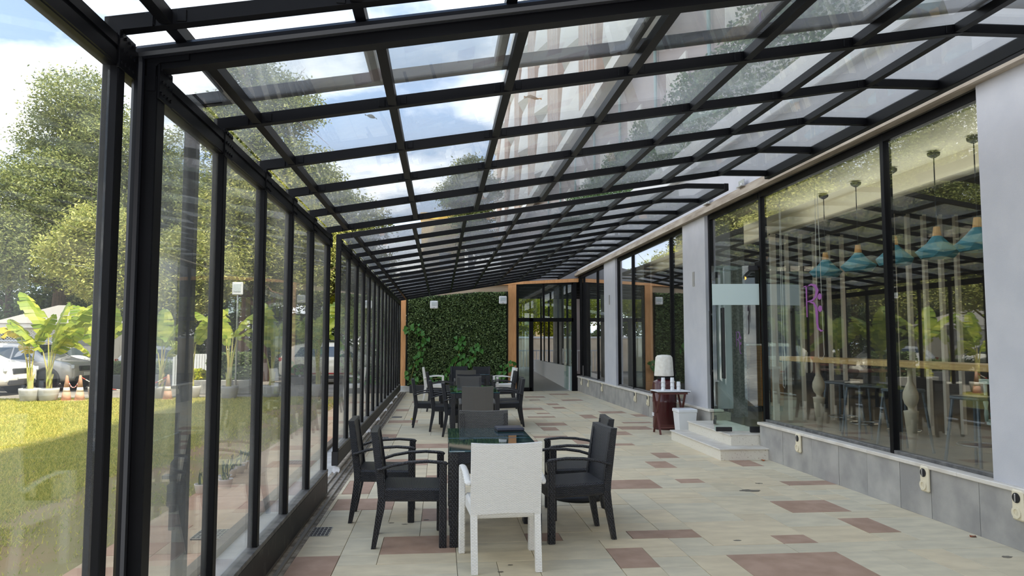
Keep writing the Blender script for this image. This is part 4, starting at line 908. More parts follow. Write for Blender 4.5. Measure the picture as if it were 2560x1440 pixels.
# ------------------------------------------------------------------ far shrub belt
bs = empty('boundary_shrubs', (-16, 50, 0), 0, 'dark belt of shrubs along the far boundary behind the trees', 'shrubs'); bs['kind'] = 'stuff'
rng = np.random.default_rng(77); n_ = 30000; xx = rng.uniform(-36, 1.5, n_); zz = rng.uniform(0, 1, n_)*(3.6+1.0*np.sin(xx*.9)+.6*np.sin(xx*2.3+1)); V, Q = leaf_cloud(np.column_stack([xx, 50+rng.normal(size=n_)*.5, zz]), .34, .5, rng); ob('foliage', npmesh('foliage', V, Q, LM['dark']), bs, loc=(16,-50,0))['kind'] = 'stuff'
# ------------------------------------------------------------------ lawn
def build_lawn():
    gm = mat('lawn_soil', C(140,128,70), rough=.95, col2=C(164,130,86), nscale=.55, ndetail=8, lo=.45, hi=.62)
    g = MB().box(-40, -2.56, -6, 22.6, -.3, -.05).build('lawn', gm); tag(g, kind='structure'); g.name = 'ground'
    rd = MB().box(-60, 60, 22.4, 120, -.34, -.06).build('ground', M['asphalt']); tag(rd, kind='structure')
    rng = np.random.default_rng(3)
    def dens(x, y):
        # bare trodden strip along the paving, lush further out
        edge = -3.72 + .22*np.sin(y*1.3) + .12*np.sin(y*3.1+1)
        d = np.clip((edge-x)/.25, 0, 1)
        patch = np.clip(np.sin(x*2.3+1)*np.sin(y*1.7)+np.sin(y*.9+x)*.6-.55, 0, 1)
        return np.maximum(d, np.where(x < -2.60, .04+.35*patch*np.clip((-2.6-x)/.3,0,1), 0))
    P = []
    for (xa, xb, ya, yb, n) in ((-9,-2.57,4.6,9,190000), (-12,-2.57,9,15,150000), (-16,-2.57,15,22.3,130000)):
        x = rng.uniform(xa, xb, n); y = rng.uniform(ya, yb, n); k = rng.uniform(0,1,n) < dens(x, y); P.append(np.stack([x[k], y[k]], 1))
    P = np.concatenate(P); n = len(P); far = np.clip((P[:,1]-6)/14, 0, 1)
    hgt = rng.uniform(.018,.045,n)*(1+.5*far); w = rng.uniform(.004,.007,n)*(1+1.5*far); a = rng.uniform(0, 2*PI, n); lean = rng.normal(size=(n,2))*.6
    base = np.column_stack([P, np.full(n, -.052)]); dx = np.column_stack([np.cos(a)*w, np.sin(a)*w, np.zeros(n)])
    tip = base + np.column_stack([lean[:,0]*hgt, lean[:,1]*hgt, hgt])
    V = np.stack([base-dx, base+dx, tip], 1).reshape(-1,3); Q = np.arange(3*n).reshape(n,3)
    o = ob('lawn_grass', npmesh('lawn_grass', V, Q, LM['grass'])); tag(o, 'short sunlit and shaded lawn grass beside the glass wall', 'grass', kind='stuff')
build_lawn()
# ------------------------------------------------------------------ bananas in grey pots
def leaf_blade(L, W, seed, droop, torn):
    """a banana blade as a row of strips either side of the rib; local +X outward, +Z up"""
    r = random.Random(seed); n = 13; mb = MB()
    def rib(t): return Vector((L*t*(1-.18*droop*t), 0, -droop*L*.42*t*t))
    def wd(t): return W/2*(math.sin(PI*min(.985, .06+t*.92))**.55)
    for sd in (-1, 1):
        for i in range(n):
            t0, t1 = i/n, (i+1)/n; gap = .35/n*torn*r.random(); sag = r.uniform(.15,.5)*(1+torn*r.random()); sh = .10*L*r.uniform(.6,1.2)/n*3
            a, b = rib(t0), rib(t1-gap*.2); c, d = wd(t0), wd(t1)
            vs = []
            for (p, w_, t_) in ((a, c, t0), (b, d, t1-gap)):
                for q in (0, .5, 1): vs.append((p.x + sh*q*(1 if q else 0), sd*w_*q, p.z + .10*w_*math.sin(q*PI) - sag*w_*q*q))
            mb.add(vs, [(0,1,4,3),(1,2,5,4)] if sd < 0 else [(3,4,1,0),(4,5,2,1)])
    mb.tube([rib(t) + Vector((0,0,-.006)) for t in np.linspace(0, .97, 7)], [.012*(1-.8*t) for t in np.linspace(0,1,7)], 5)
    return mb
pot_m = mat('grey_pot', C(186,184,178), rough=.7, col2=C(172,170,166), nscale=4); soil = mat('soil', C(90,70,50), rough=1); stalk_m = mat('banana_stalk', C(168,176,84), rough=.6, col2=C(196,176,110), nscale=6)
BANM = [leaf_blade(1.3, .60, 10+i, .35+.25*i, .5+.4*i).mesh('leaf_blade', LM['banana']) for i in range(4)] + [leaf_blade(1.2, .52, 30, .9, 1.6).mesh('leaf_blade', LM['banana_y'])]
def banana(x, y, H, lv, label, seed, s=1.0, bright=True):
    r = random.Random(seed); root = empty('potted_banana', (x, y, -.05), 0, label, 'plant', 'potted bananas along the lawn')
    MB().lathe([(.17,0),(.215,.05),(.262,.30),(.262,.37),(.235,.37),(.23,.33)], 24).build('pot', pot_m, root, smooth=True); MB().lathe([(.001,.335),(.235,.335)], 20, cap=False).build('soil', soil, root)
    for k in range(4):
        a = r.uniform(0, 6.28); MB().tube([(.04*math.cos(a), .04*math.sin(a), .3), (.05*math.cos(a), .05*math.sin(a), .55), (.10*math.cos(a), .10*math.sin(a), .75)], [.05,.035,.008], 7).build('sheath', stalk_m, root)
    for (az, tilt, hh, sc, mi) in lv:
        az = az + r.uniform(-.12,.12); d = Vector((math.cos(az), math.sin(az), 0)); e = d*(.22*math.tan(min(1.2, tilt))*H*.42) + Vector((0,0,hh))
        mid = d*(e.xy.length*.35) + Vector((0,0,.35+(hh-.35)*.5)); fixn(MB().tube([(d.x*.03, d.y*.03, .33), mid, e], [.035,.022,.014], 6).build('leaf_stalk', stalk_m, root))
        lf = ob('leaf_blade', BANM[mi], root); lf.location = e; lf.rotation_euler = Euler((r.uniform(-.4,.4), -(PI/2-tilt), az), 'XYZ'); lf.scale = (sc, sc, sc)
    return root
A = PI
banana(-11.05, 21.3, 2.2, [(A, .95, 1.75, 1.15, 4), (A*.8, .55, 1.5, .9, 1), (.2, .35, 1.5, .8, 0), (2.2, .8, 1.3, .7, 4)], 'potted banana with yellowed drooping leaf, leftmost of the row', 1)
banana(-10.62, 21.4, 2.6, [(A*.85, .35, 1.75, 1.25, 1), (.25, .30, 1.45, 1.35, 2), (.6, .12, 1.4, 1.1, 0), (-.3, .6, 1.3, .9, 1), (A*1.1, .6, 1.35, .9, 0)], 'potted banana with big upright leaves, second from left beside two cones', 2)
banana(-9.5, 21.8, 2.5, [(A*.9, .30, 1.5, 1.25, 2), (.1, .5, 1.6, 1.25, 2), (-.5, .25, 1.5, 1.0, 1), (A*1.2, .7, 1.2, .8, 0)], 'potted banana half hidden by the first black post', 3)
banana(-7.9, 22.0, 2.3, [(.3, .35, 1.45, .9, 0), (A*.9, .5, 1.3, 1.0, 3), (-.4, .7, 1.2, .7, 1), (A*.6, .15, 1.5, .9, 0)], 'potted banana beside the single cone behind the seal post', 4)
banana(-7.1, 22.1, 2.3, [(.2, .4, 1.55, 1.1, 1), (.9, .15, 1.6, 1.0, 3), (A*.9, .6, 1.2, .9, 1)], 'potted banana half hidden behind the translucent post', 5)
banana(-6.0, 21.9, 2.4, [(A*.8, .28, 1.5, 1.1, 0), (.25, .35, 1.75, 1.1, 3), (0, .7, 1.7, .9, 3), (A, .5, 1.7, 1.1, 2)], 'potted banana in front of the clipped dark hedge', 6)
banana(-4.9, 22.3, 2.3, [(A*.75, .22, 1.45, 1.15, 0), (.2, .45, 1.4, .9, 1), (-.6, .25, 1.2, .7, 0), (A*1.1, .6, 1.15, .7, 1), (.8, .3, 1.6, 1.0, 3)], 'potted banana standing just left of the white car with red stripe', 7)
banana(-3.65, 22.7, 2.3, [(A*.9, .5, 1.5, 1.1, 3), (.3, .3, 1.6, 1.2, 2), (1.2, .2, 1.7, 1.1, 2), (A*.7, .3, 1.4, 1.0, 1)], 'potted banana before the door of the white car', 8)
banana(-2.6, 23.0, 2.5, [(A*.8, .25, 1.7, 1.2, 2), (.3, .4, 1.5, 1.1, 2), (1.4, .2, 1.8, 1.1, 3), (A*1.1, .6, 1.3, .9, 1)], 'potted banana by the front wheel of the white car, last in row', 9)
# ------------------------------------------------------------------ small pots with variegated plants
vm, nt, n, l = newmat('variegated_leaf')
o_ = n.new('ShaderNodeOutputMaterial'); b_ = n.new('ShaderNodeBsdfPrincipled'); b_.inputs['Roughness'].default_value = .4; uvn = n.new('ShaderNodeUVMap'); sx = n.new('ShaderNodeSeparateXYZ'); l.new(uvn.outputs[0], sx.inputs[0])
ab = n.new('ShaderNodeMath'); ab.operation = 'ABSOLUTE'; l.new(sx.outputs[0], ab.inputs[0]); rp = n.new('ShaderNodeValToRGB'); rp.color_ramp.interpolation = 'CONSTANT'; rp.color_ramp.elements[0].color = C(58,92,60); rp.color_ramp.elements[1].position = .012; rp.color_ramp.elements[1].color = C(226,216,120)
l.new(ab.outputs[0], rp.inputs[0]); l.new(rp.outputs[0], b_.inputs[0]); l.new(b_.outputs[0], o_.inputs[0])
def sword(Lf, W):
    vs = []
    for i in range(6):
        t = i/5; w = W/2*math.sin(PI*min(.97, .18+t*.8)); vs += [(-w, .03*t*t*4*.2, Lf*t), (0, -.006, Lf*t), (w, .03*t*t*4*.2, Lf*t)]
    return MB().add(vs, [(i*3+a, i*3+a+1, (i+1)*3+a+1, (i+1)*3+a) for i in range(5) for a in (0,1)]).mesh('leaf_blade', vm)
SW = sword(.17, .055)
wp = mat('white_pot', C(226,214,200), rough=.6)
lab = ['small white pot with rosette, nearest of the six by the paving edge', 'small white pot with rosette, second nearest of the six by the paving edge', 'small white pot with upright leaves, third nearest of the six', 'small white pot with upright leaves, fourth nearest of the six', 'small white pot with upright leaves, fifth nearest of the six', 'small white pot with upright leaves, farthest of the six']
for i, (x, y) in enumerate(((-2.50, 8.22), (-2.33, 8.48), (-2.40, 8.70), (-2.46, 9.14), (-2.43, 9.38), (-2.46, 9.68))):
    r = random.Random(40+i); q = empty('small_potted_plant', (x, y, -.03), 0, lab[i], 'plant', 'small white pots by the paving edge')
    MB().lathe([(.055,0),(.075,.10),(.08,.115),(.07,.115),(.065,.10)], 16).build('pot', wp, q, smooth=True); MB().lathe([(.001,.10),(.066,.10)], 14, cap=False).build('soil', soil, q)
    for k in range(7):
        a = r.uniform(0, 6.28); lf = ob('leaf_blade', SW, q); lf.location = (.02*math.cos(a), .02*math.sin(a), .095); lf.rotation_euler = Euler((r.uniform(.15,.75), 0, a), 'XYZ'); s_ = r.uniform(.6,1.2)*(.7 if i < 2 else 1); lf.scale = (s_, s_, s_)
# ------------------------------------------------------------------ cones with chain
cone_m = mat('cone_orange', C(214,172,146), rough=.7, col2=C(202,154,126), nscale=6); refl = mat('cone_band', C(240,228,214), rough=.6)
def cone(x, y, lb):
    r = empty('traffic_cone', (x, y, -.05), 0, lb, 'cone', 'faded orange traffic cones')
    MB().box(-.17, .17, -.17, .17, 0, .03, .008).build('base', cone_m, r); MB().lathe([(.13,.03),(.092,.26)], 18).build('body', cone_m, r, smooth=True)
    MB().lathe([(.093,.26),(.072,.38)], 18).build('band', refl, r, smooth=True); MB().lathe([(.072,.38),(.03,.70),(.018,.71)], 18).build('tip', cone_m, r, smooth=True)
cone(-10.2, 21.5, 'faded orange cone just right of the second banana'); cone(-9.85, 21.5, 'faded orange cone next to the first black post'); cone(-7.6, 21.7, 'faded orange cone behind the seal post'); 
def chain(p0, p1, sag, lb):
    wt = mat('chain_white', C(236,230,224), rough=.5); rd = mat('chain_red', C(206,70,50), rough=.5)
    r = empty('plastic_chain', p0, 0, lb, 'chain', 'red and white plastic chains'); n = 34; mw, mr = MB(), MB()
    for i in range(n):
        t0, t1 = i/n, (i+.85)/n; f = lambda t: ((p1[0]-p0[0])*t, (p1[1]-p0[1])*t, (p1[2]-p0[2])*t - 4*sag*t*(1-t))
        (mw if (i//2) % 2 else mr).tube([f(t0), f(t1)], .013, 5)
    mw.build('white_links', wt, r); mr.build('red_links', rd, r)
chain((-9.85, 21.5, .62), (-7.6, 21.7, .62), .38, 'red and white chain sagging between the middle cones'); chain((-10.2, 21.5, .62), (-9.85, 21.5, .62), .30, 'red and white chain hanging between the two left cones'); chain((-7.6, 21.7, .62), (-7.95, 22.0, .36), .04, 'short red and white chain from the single cone to the pot')
# ------------------------------------------------------------------ planters, hedge, pavilion, lamp post
hd = empty('clipped_hedge', (-7.0, 24.6, -.06), 0, 'dark green hedge in a low grey planter behind the bananas', 'hedge')
MB().box(-8.0, -5.95, 24.0, 25.2, -.06, .38, .02).build('planter', M['slab'], hd, world=True)
rng = np.random.default_rng(8); V, Q = leaf_cloud(np.column_stack([rng.uniform(-7.3,-6.1,8000), rng.uniform(24.1,25.1,8000), rng.uniform(.35,1.22,8000)]), .13, .5, rng); ob('foliage', npmesh('foliage', V, Q, LM['dark']), hd, loc=(7.0,-24.6,.06))['kind'] = 'stuff'
yb = empty('yellow_shrub', (-7.65, 24.5, -.06), 0, 'small golden shrub at the left end of the hedge', 'shrub'); V, Q = leaf_cloud(ball(rng, 1600, (0,0,.45), .42), .13, .4, rng); ob('foliage', npmesh('foliage', V, Q, LM['yellow']), yb)['kind'] = 'stuff'; MB().tube([(0,0,0),(0,0,.4)], .03, 6).build('stem', bark, yb)
pl = empty('low_planter', (-10.6, 27.6, -.06), 0, 'low dark planter with grassy plants behind the first bay', 'planter')
MB().box(-12.2, -8.6, 27.2, 28.4, -.06, .42, .02).build('box', mat('dark_planter', C(92,94,98), rough=.7), pl, world=True)
V, Q = leaf_cloud(np.column_stack([rng.uniform(-12.0,-8.8,2600), rng.uniform(27.3,28.3,2600), rng.uniform(.4,.85,2600)]), .34, .12, rng, .1); ob('foliage', npmesh('foliage', V, Q, LM['dark']), pl, loc=(10.6,-27.6,.06))['kind'] = 'stuff'
pv = empty('garden_pavilion', (-16.0, 32, -.06), 0, 'grey roofed pavilion with white lattice screens behind the cars', 'building'); B = lambda mb, nm, m: mb.build(nm, m, pv, world=True)
gv = mat('pavilion_grey', C(150,148,142), rough=.9); pwt = mat('pavilion_white', C(232,230,224), rough=.7)
B(MB().box(-13.6, -12.5, 31.0, 33.4, -.06, 2.6), 'grey_wall', gv); B(MB().box(-16.5, -12.4, 30.8, 33.6, 2.6, 2.82, .02), 'fascia', pwt)
fixn(B(MB().add([(-16.6,30.7,2.82),(-12.3,30.7,2.82),(-12.3,33.7,2.82),(-16.6,33.7,2.82),(-14.6,31.9,3.75),(-14.2,31.9,3.75),(-14.2,32.5,3.75),(-14.6,32.5,3.75)], [(0,3,2,1),(4,5,6,7),(0,1,5,4),(1,2,6,5),(2,3,7,6),(3,0,4,7)]), 'roof', mat('pavilion_roof', C(150,146,140), rough=.8)))
for x in (-16.4, -13.7): B(MB().box(x-.12, x+.12, 30.9, 31.1, -.06, 2.6), 'column', pwt)
mb = MB()
for k in range(-14, 34):
    x = -16.3 + k*.12
    for sg in (-1, 1):
        xs = x if sg > 0 else x + 0; p0 = [xs, .1]; p1 = [xs + sg*2.4, 2.5]
        lo, hi = -16.3, -13.8
        def clipx(a, b):
            t0, t1 = 0, 1; dx = b[0]-a[0]
            ta, tb_ = (lo-a[0])/dx, (hi-a[0])/dx; t0, t1 = max(t0, min(ta, tb_)), min(t1, max(ta, tb_))
            return None if t1-t0 < .02 else ([a[0]+dx*t0, a[1]+(b[1]-a[1])*t0], [a[0]+dx*t1, a[1]+(b[1]-a[1])*t1])
        q = clipx(p0, p1) if sg > 0 else clipx([x+2.4, .1], [x, 2.5])
        if q: mb.bar((q[0][0], 31.0, q[0][1]), (q[1][0], 31.0, q[1][1]), .02, .035, (0,1,0))
B(mb, 'lattice', pwt)['kind'] = 'stuff'
B(MB().box(-16.5, -13.6, 33.0, 33.2, -.06, 2.6), 'back_wall', pwt)
pv.location = (-17.0, 32, -.06); pv.scale = (1, 1, .82)
fl = empty('garden_floodlight', (-6.35, 23.9, -.06), 0, 'square white floodlight on a thin pole above the bananas', 'floodlight')
MB().tube([(0,0,0),(0,0,3.25)], .03, 8).build('pole', M['steel'], fl); MB().box(-.16, .16, -.09, .0, 3.1, 3.5, .02).build('housing', M['white_plastic'], fl); MB().box(-.11, .11, -.1, -.088, 3.2, 3.44).build('diffuser', M['lg'], fl)
wf = empty('white_picket_fence', (-8.4, 27, -.06), 0, 'white corrugated barrier panel behind the golden shrub', 'fence')
for k in range(22): MB().box(-9.3+k*.09, -9.23+k*.09, 26.95, 27.0, .05, 1.15).build('picket', M['white_plastic'], wf, world=True)
MB().box(-9.32, -7.28, 26.99, 27.02, .9, .96).build('rail', M['white_plastic'], wf, world=True); MB().box(-9.32, -7.28, 26.99, 27.02, -.06, .1).build('foot', M['slab'], wf, world=True)
yh = empty('yellow_block', (1.2, 70, 0), 0, 'distant plain yellow building above the green wall', 'building'); ym = mat('yellow_render', C(232,204,150), rough=.9)
MB().box(-1.9, 2.2, 70, 80, 0, 13.2).build('wall', ym, yh, world=True); MB().box(-2.0, 2.3, 69.9, 80, 13.2, 13.8).build('parapet', mat('yellow_parapet', C(238,196,100), rough=.9), yh, world=True)
MB().box(-.2, .9, 69.95, 70.05, 8.6, 10.0).build('window', gv, yh, world=True)
# ------------------------------------------------------------------ hedge on the ledge above the terrace
lh = empty('ledge_hedge', (4.7, 10, 5.0), 0, 'long trailing green hedge on the ledge above the glass roof', 'hedge')
MB().box(4.5, 5.0, -10, 40, 5.02, 5.6).build('planter_box', M['white_plaster'], lh, world=True)
rng = np.random.default_rng(21); n_ = 80000; yy = rng.uniform(-1, 34, n_); zz = 5.0 + rng.uniform(0,1,n_)**.8*1.35 + .12*np.sin(yy*2.1); xx = 4.42 + rng.uniform(-.16,.55,n_)*(zz-4.6)/1.6
V, Q = leaf_cloud(np.column_stack([xx, yy, zz]), .075, .6, rng, .1); ob('foliage', npmesh('foliage', V, Q, LM['hedge']), lh, loc=(-4.7,-10,-5.0))['kind'] = 'stuff'
# ------------------------------------------------------------------ green wall
gw = empty('vertical_garden', (.52, YE, .1), 0, 'dense dark green living wall between the two timber posts', 'green wall')
bk_ = mat('wall_felt', C(22,30,20), rough=1)
MB().prism([(-1.09,.12),(2.13,.12),(2.13,3.18),(1.0,3.14),(-1.09,2.94)], lambda a, b, d: (a, d, b), YE-.02, YE+.05).build('felt_panel', bk_, gw, world=True)
rng = np.random.default_rng(31); n_ = 30000; xx = rng.uniform(-1.03, 2.07, n_); zz = rng.uniform(.15, 3.16, n_); k = zz < 2.95 + .09*(xx+1.1); xx, zz = xx[k], zz[k]
bump_ = .05*np.sin(xx*7+np.sin(zz*5))*np.sin(zz*6)
P = np.column_stack([xx, YE-.05-rng.uniform(0,.07,len(xx))-np.maximum(0,bump_), zz]); V, Q = leaf_cloud(P, .062, .55, rng, .25); ob('foliage', npmesh('foliage', V, Q, LM['ivy']), gw, loc=(-.52,-YE,-.1))['kind'] = 'stuff'
def heart(s):
    pts = [(0,0),(.30,-.10),(.46,.12),(.40,.42),(.20,.74),(0,1.0),(-.20,.74),(-.40,.42),(-.46,.12),(-.30,-.10)]
    vs = [(a*s, -.10*s*abs(a)*2, -b*s) for a, b in pts] + [(0, -.0, -.4*s)]
    return MB().add(vs, [(i, (i+1) % 10, 10) for i in range(10)]).mesh('vine_leaf', LM['vine'])
HM = [heart(.10), heart(.13), heart(.16)]
VR = random.Random(9)
def vine(name, stem, n, lb, big=2):
    r = empty(name, stem[0], 0, lb, 'vine', 'broad leaved climbers on the green wall')
    o = Vector(stem[0]); pts = [Vector(p)-o for p in stem]; MB().tube(pts, .008, 5).build('vine_stem', stalk_m, r)
    for i in range(n):
        t = (i+.5)/n*(len(pts)-1); a = int(t); p = pts[a].lerp(pts[min(a+1,len(pts)-1)], t-a)
        q = ob('vine_leaf', HM[VR.randrange(0, big+1)], r); q.location = p + Vector((VR.uniform(-.16,.16), -.03-VR.uniform(0,.09), VR.uniform(-.06,.12))); q.rotation_euler = (VR.uniform(-.7,.1), VR.uniform(-.7,.7), VR.uniform(-.7,.7))
y0 = YE-.12
vine('climbing_vine', [(-.95,y0,.35),(-.80,y0,.9),(-.62,y0,1.3),(-.55,y0,1.75),(-.75,y0,2.05),(-1.05,y0,1.85)], 46, 'broad leaved climber up the left of the green wall')
vine('climbing_vine', [(.35,y0,.6),(.55,y0,1.1),(.62,y0,1.5),(.55,y0,1.75)], 30, 'broad leaved climber in the middle of the green wall')
vine('climbing_vine', [(.75,y0,.75),(1.0,y0,1.1),(1.25,y0,1.5)], 26, 'brighter broad leaved climber right of the wall centre')
vine('climbing_vine', [(1.75,y0,.3),(2.0,y0,.7),(2.35,y0-.06,.95)], 22, 'broad leaved climber at the foot of the right timber post')
vine('climbing_vine', [(-.9,y0-.05,.3),(-.2,y0-.05,.42),(.4,y0-.05,.5),(1.0,y0-.05,.5)], 40, 'broad leaved plants along the foot of the green wall')
pb = empty('trough_planter', (.5, YE-.35, 0), 0, 'dark trough planter along the foot of the green wall', 'planter')
MB().box(-.95, 2.1, YE-.50, YE-.21, 0, .24, .012).build('trough', mat('dark_trough', C(58,60,62), rough=.6), pb, world=True); MB().box(-.92, 2.07, YE-.48, YE-.23, .235, .245).build('soil', soil, pb, world=True)
# ------------------------------------------------------------------ parked cars
M['tyre'] = mat('tyre', C(34,34,36), rough=.85); M['rim'] = mat('rim', C(186,188,190), rough=.3, metal=.8); M['car_glass'] = mat('car_glass', C(58,72,78), rough=.05, spec=.9, coat=1.0)
M['clad'] = mat('cladding', C(54,54,56), rough=.7); M['chrome'] = mat('chrome', C(210,210,210), rough=.15, metal=1); M['lamp_red'] = mat('tail_lamp', C(170,30,30), rough=.25, coat=.6); M['lamp_clear'] = mat('head_lamp', C(206,212,216), rough=.12, coat=1.0)
M['plate'] = mat('number_plate', C(232,232,226), rough=.5)
def make_car(loc, rz, paint, label, suv=True, red=False):
    """length along +X (front), y across, z up"""
    r = empty('car', loc, rz, label, 'car')
    L, Wd, H = (4.3, .90, 1.62) if suv else (3.9, .86, 1.50)
    # stations: x, sill z, belt z, roof z, roof half width, body half width
    if suv:
        st = [(-2.15,.42,.80,.82,.70,.74),(-2.08,.30,.98,1.10,.66,.84),(-1.78,.26,1.02,1.50,.60,.90),(-1.1,.24,1.02,1.60,.62,.90),(0,.24,1.00,1.62,.63,.90),(.55,.24,.99,1.54,.61,.90),(1.12,.24,1.00,1.06,.70,.90),(1.75,.26,.96,1.00,.72,.88),(2.05,.30,.86,.90,.66,.80),(2.15,.40,.70,.72,.60,.72)]
    else:
        st = [(-1.95,.40,.78,.80,.64,.70),(-1.88,.28,.92,1.02,.62,.80),(-1.55,.24,.95,1.38,.56,.85),(-.9,.22,.94,1.47,.58,.86),(0,.22,.92,1.48,.59,.86),(.5,.22,.91,1.38,.57,.86),(1.05,.22,.90,.97,.64,.86),(1.5,.24,.82,.86,.66,.83),(1.85,.28,.70,.74,.58,.76),(1.95,.36,.58,.60,.52,.66)]
    def ring(s):
        x, zs, zb, zr, wr, wb = s; zm = (zs+zb)/2
        half = [(wb*.86, zs), (wb*.97, zs+.10), (wb, zm), (wb*.985, zb-.03), (wb*.95, zb), (wr+.03 if zr-zb > .2 else wb*.9, zb+(zr-zb)*.88), (wr*.9, zr), (wr*.45, zr+.015)]
        return [(x, y, z) for y, z in half] + [(x, -y, z) for y, z in half[::-1]]
    mb = MB(); n = 16; vs = [p for s in st for p in ring(s)]; m = len(st)
    fs = [(i*n+k, i*n+(k+1)%n, (i+1)*n+(k+1)%n, (i+1)*n+k) for i in range(m-1) for k in range(n)] + [tuple(range(n)), tuple((m-1)*n+k for k in range(n))[::-1]]
    o = fixn(mb.add(vs, fs).build('body', paint, r, smooth=True)); sb = o.modifiers.new('smooth', 'SUBSURF'); sb.levels = 2; sb.render_levels = 2
    def at(x, t):
        for a, b in zip(st, st[1:]):
            if a[0] <= x <= b[0]:
                k = (x-a[0])/(b[0]-a[0]); q = [a[i]+(b[i]-a[i])*k for i in range(6)]; zb, zr, wr, wb = q[2], q[3], q[4], q[5]
                return wb*.945 + (wr*1.0+.02-wb*.945)*t, zb + (zr-zb)*.84*t
    def side_glass(xa, xb, la, lb_):
        for sg in (-1, 1):
            vs = []
            for (x, t) in ((xa, .10), (xb, .10), (xb-lb_, .86), (xa+la, .86)):
                y, z = at(x, t); vs += [(x, sg*(y+.012), z), (x, sg*(y-.02), z)]
            fixn(MB().add(vs, [(0,2,4,6),(1,7,5,3),(0,1,3,2),(2,3,5,4),(4,5,7,6),(6,7,1,0)]).build('side_window', M['car_glass'], r))
    k = 1.0 if suv else .92
    side_glass(-1.55*k, -.95*k, .22, .0); side_glass(-.90*k, -.02*k, .0, .0); side_glass(.04*k, .86*k, .0, .48)
    # screens
    x0, x1 = (1.06, .60) if suv else (.99, .55)
    y0_, z0_ = at(x0, .15); y1_, z1_ = at(x1, 1.0)
    vs = [(x0+.0, -y0_*.9, z0_+.06), (x0+.0, y0_*.9, z0_+.06), (x1, y1_*.86, z1_+.09), (x1, -y1_*.86, z1_+.09)]
    fixn(MB().add(vs + [(a+.02, b, c+.03) for a, b, c in vs], [(0,3,2,1),(4,5,6,7),(0,1,5,4),(1,2,6,5),(2,3,7,6),(3,0,4,7)]).build('windscreen', M['car_glass'], r))
    xr = -2.05 if suv else -1.85
    fixn(MB().add([(xr-.0,-.55,1.10*k),(xr-.0,.55,1.10*k),(xr+.26,.48,1.46*k),(xr+.26,-.48,1.46*k),(xr+.06,-.55,1.10*k),(xr+.06,.55,1.10*k),(xr+.32,.48,1.46*k),(xr+.32,-.48,1.46*k)], [(0,3,2,1),(4,5,6,7),(0,1,5,4),(1,2,6,5),(2,3,7,6),(3,0,4,7)]).build('rear_window', M['car_glass'], r))
    wr = .345 if suv else .30; ax = 1.30 if suv else 1.22
    for sx in (-1, 1):
        for sg in (-1, 1):
            c = (sx*ax, sg*(Wd-.06), wr); rot = (PI/2, 0, 0)
            w = MB().lathe([(wr*.66,-.10),(wr*.94,-.105),(wr,-.07),(wr,.07),(wr*.94,.105),(wr*.66,.10)], 28).build('wheel', M['tyre'], r, smooth=True); w.location = c; w.rotation_euler = rot
            mb = MB().lathe([(wr*.68,-.04),(wr*.68,.05),(wr*.62,.05),(wr*.60,-.03)], 24)
            for q in range(10): a = 2*PI*q/10; mb.bar((.05*math.cos(a), .05*math.sin(a), -sg*.085), (wr*.64*math.cos(a+.12), wr*.64*math.sin(a+.12), -sg*.09), .03, .02)
            mb.lathe([(.055,-.03),(.05,.03)], 12, (0,0,-sg*.085)); mb.build('rim', M['rim'], w)
            am = MB(); pts = [(c[0]+(wr+.075)*math.cos(a), sg*(Wd-.005), wr+(wr+.075)*math.sin(a)) for a in np.linspace(-.25, PI+.25, 15)]
            fixn(am.tube(pts, [(.05,.035)]*15, 6, up=(0,1,0)).build('wheel_arch', M['clad'] if suv else paint, r, smooth=True))
            dm = MB().lathe([(.02,0),(wr+.06,0),(wr+.06,.01)], 24).build('arch_liner', M['tyre'], r); dm.location = (c[0], sg*(Wd-.012), wr); dm.rotation_euler = (-sg*PI/2, 0, 0)
    xf = 2.08 if suv else 1.88
    for sg in (-1, 1):
        hl = MB().obox((xf-.07, sg*.60, .80*k), (.86,-sg*.5,0), (sg*.5,.86,0), (0,0,1), .05, .20, .065, .02).build('headlight', M['lamp_clear'], r)
        MB().obox((-xf+.02, sg*.70, .96*k), (1,0,0), (0,1,0), (0,0,1), .06, .13, .07, .02).build('tail_lamp', M['lamp_red'], r)
        MB().obox((.78*k, sg*(Wd+.09), 1.06*k), (1,0,0), (0,1,0), (0,0,1), .05, .09, .065, .025).build('mirror', paint, r)
        MB().obox((xf-.02, sg*.62, .46*k), (1,0,0), (0,1,0), (0,0,1), .04, .10, .045, .012).build('fog_lamp', M['lamp_clear'], r)
        for x in (-.35*k, .62*k): MB().box(x-.09, x+.09, sg*(Wd-.005)-.012, sg*(Wd-.005)+.012, .875*k, .90*k, .004).build('door_handle', M['chrome'], r)
        MB().box(-1.05, 1.0, sg*(Wd-.02)-.02, sg*(Wd-.02)+.02, .22, .34 if suv else .28, .01).build('side_sill', M['clad'] if suv else paint, r)
        if red: MB().box(-1.0, .98, sg*(Wd+.0)-.012, sg*(Wd+.0)+.012, .40, .45, .004).build('red_stripe', M['lamp_red'], r)
        if suv: MB().tube([(-1.5, sg*.56, 1.62), (-1.4, sg*.56, 1.67), (.4, sg*.56, 1.67), (.5, sg*.56, 1.61)], .02, 6).build('roof_rail', M['chrome'] if not red else M['clad'], r)
    MB().obox((xf+.05, 0, .74*k), (1,0,0), (0,1,0), (0,0,1), .03, .46, .085, .02).build('grille', M['clad'], r)
    for q in (-.04, .0, .04): MB().box(xf+.075, xf+.085, -.42, .42, .74*k+q-.008, .74*k+q+.008).build('grille_bar', M['chrome'], r)
    MB().obox((xf+.04, 0, .40*k), (1,0,0), (0,1,0), (0,0,1), .05, .60, .07, .02).build('lower_bumper', M['clad'], r)
    MB().box(xf+.085, xf+.10, -.25, .25, .50*k, .61*k, .004).build('number_plate', M['plate'], r)
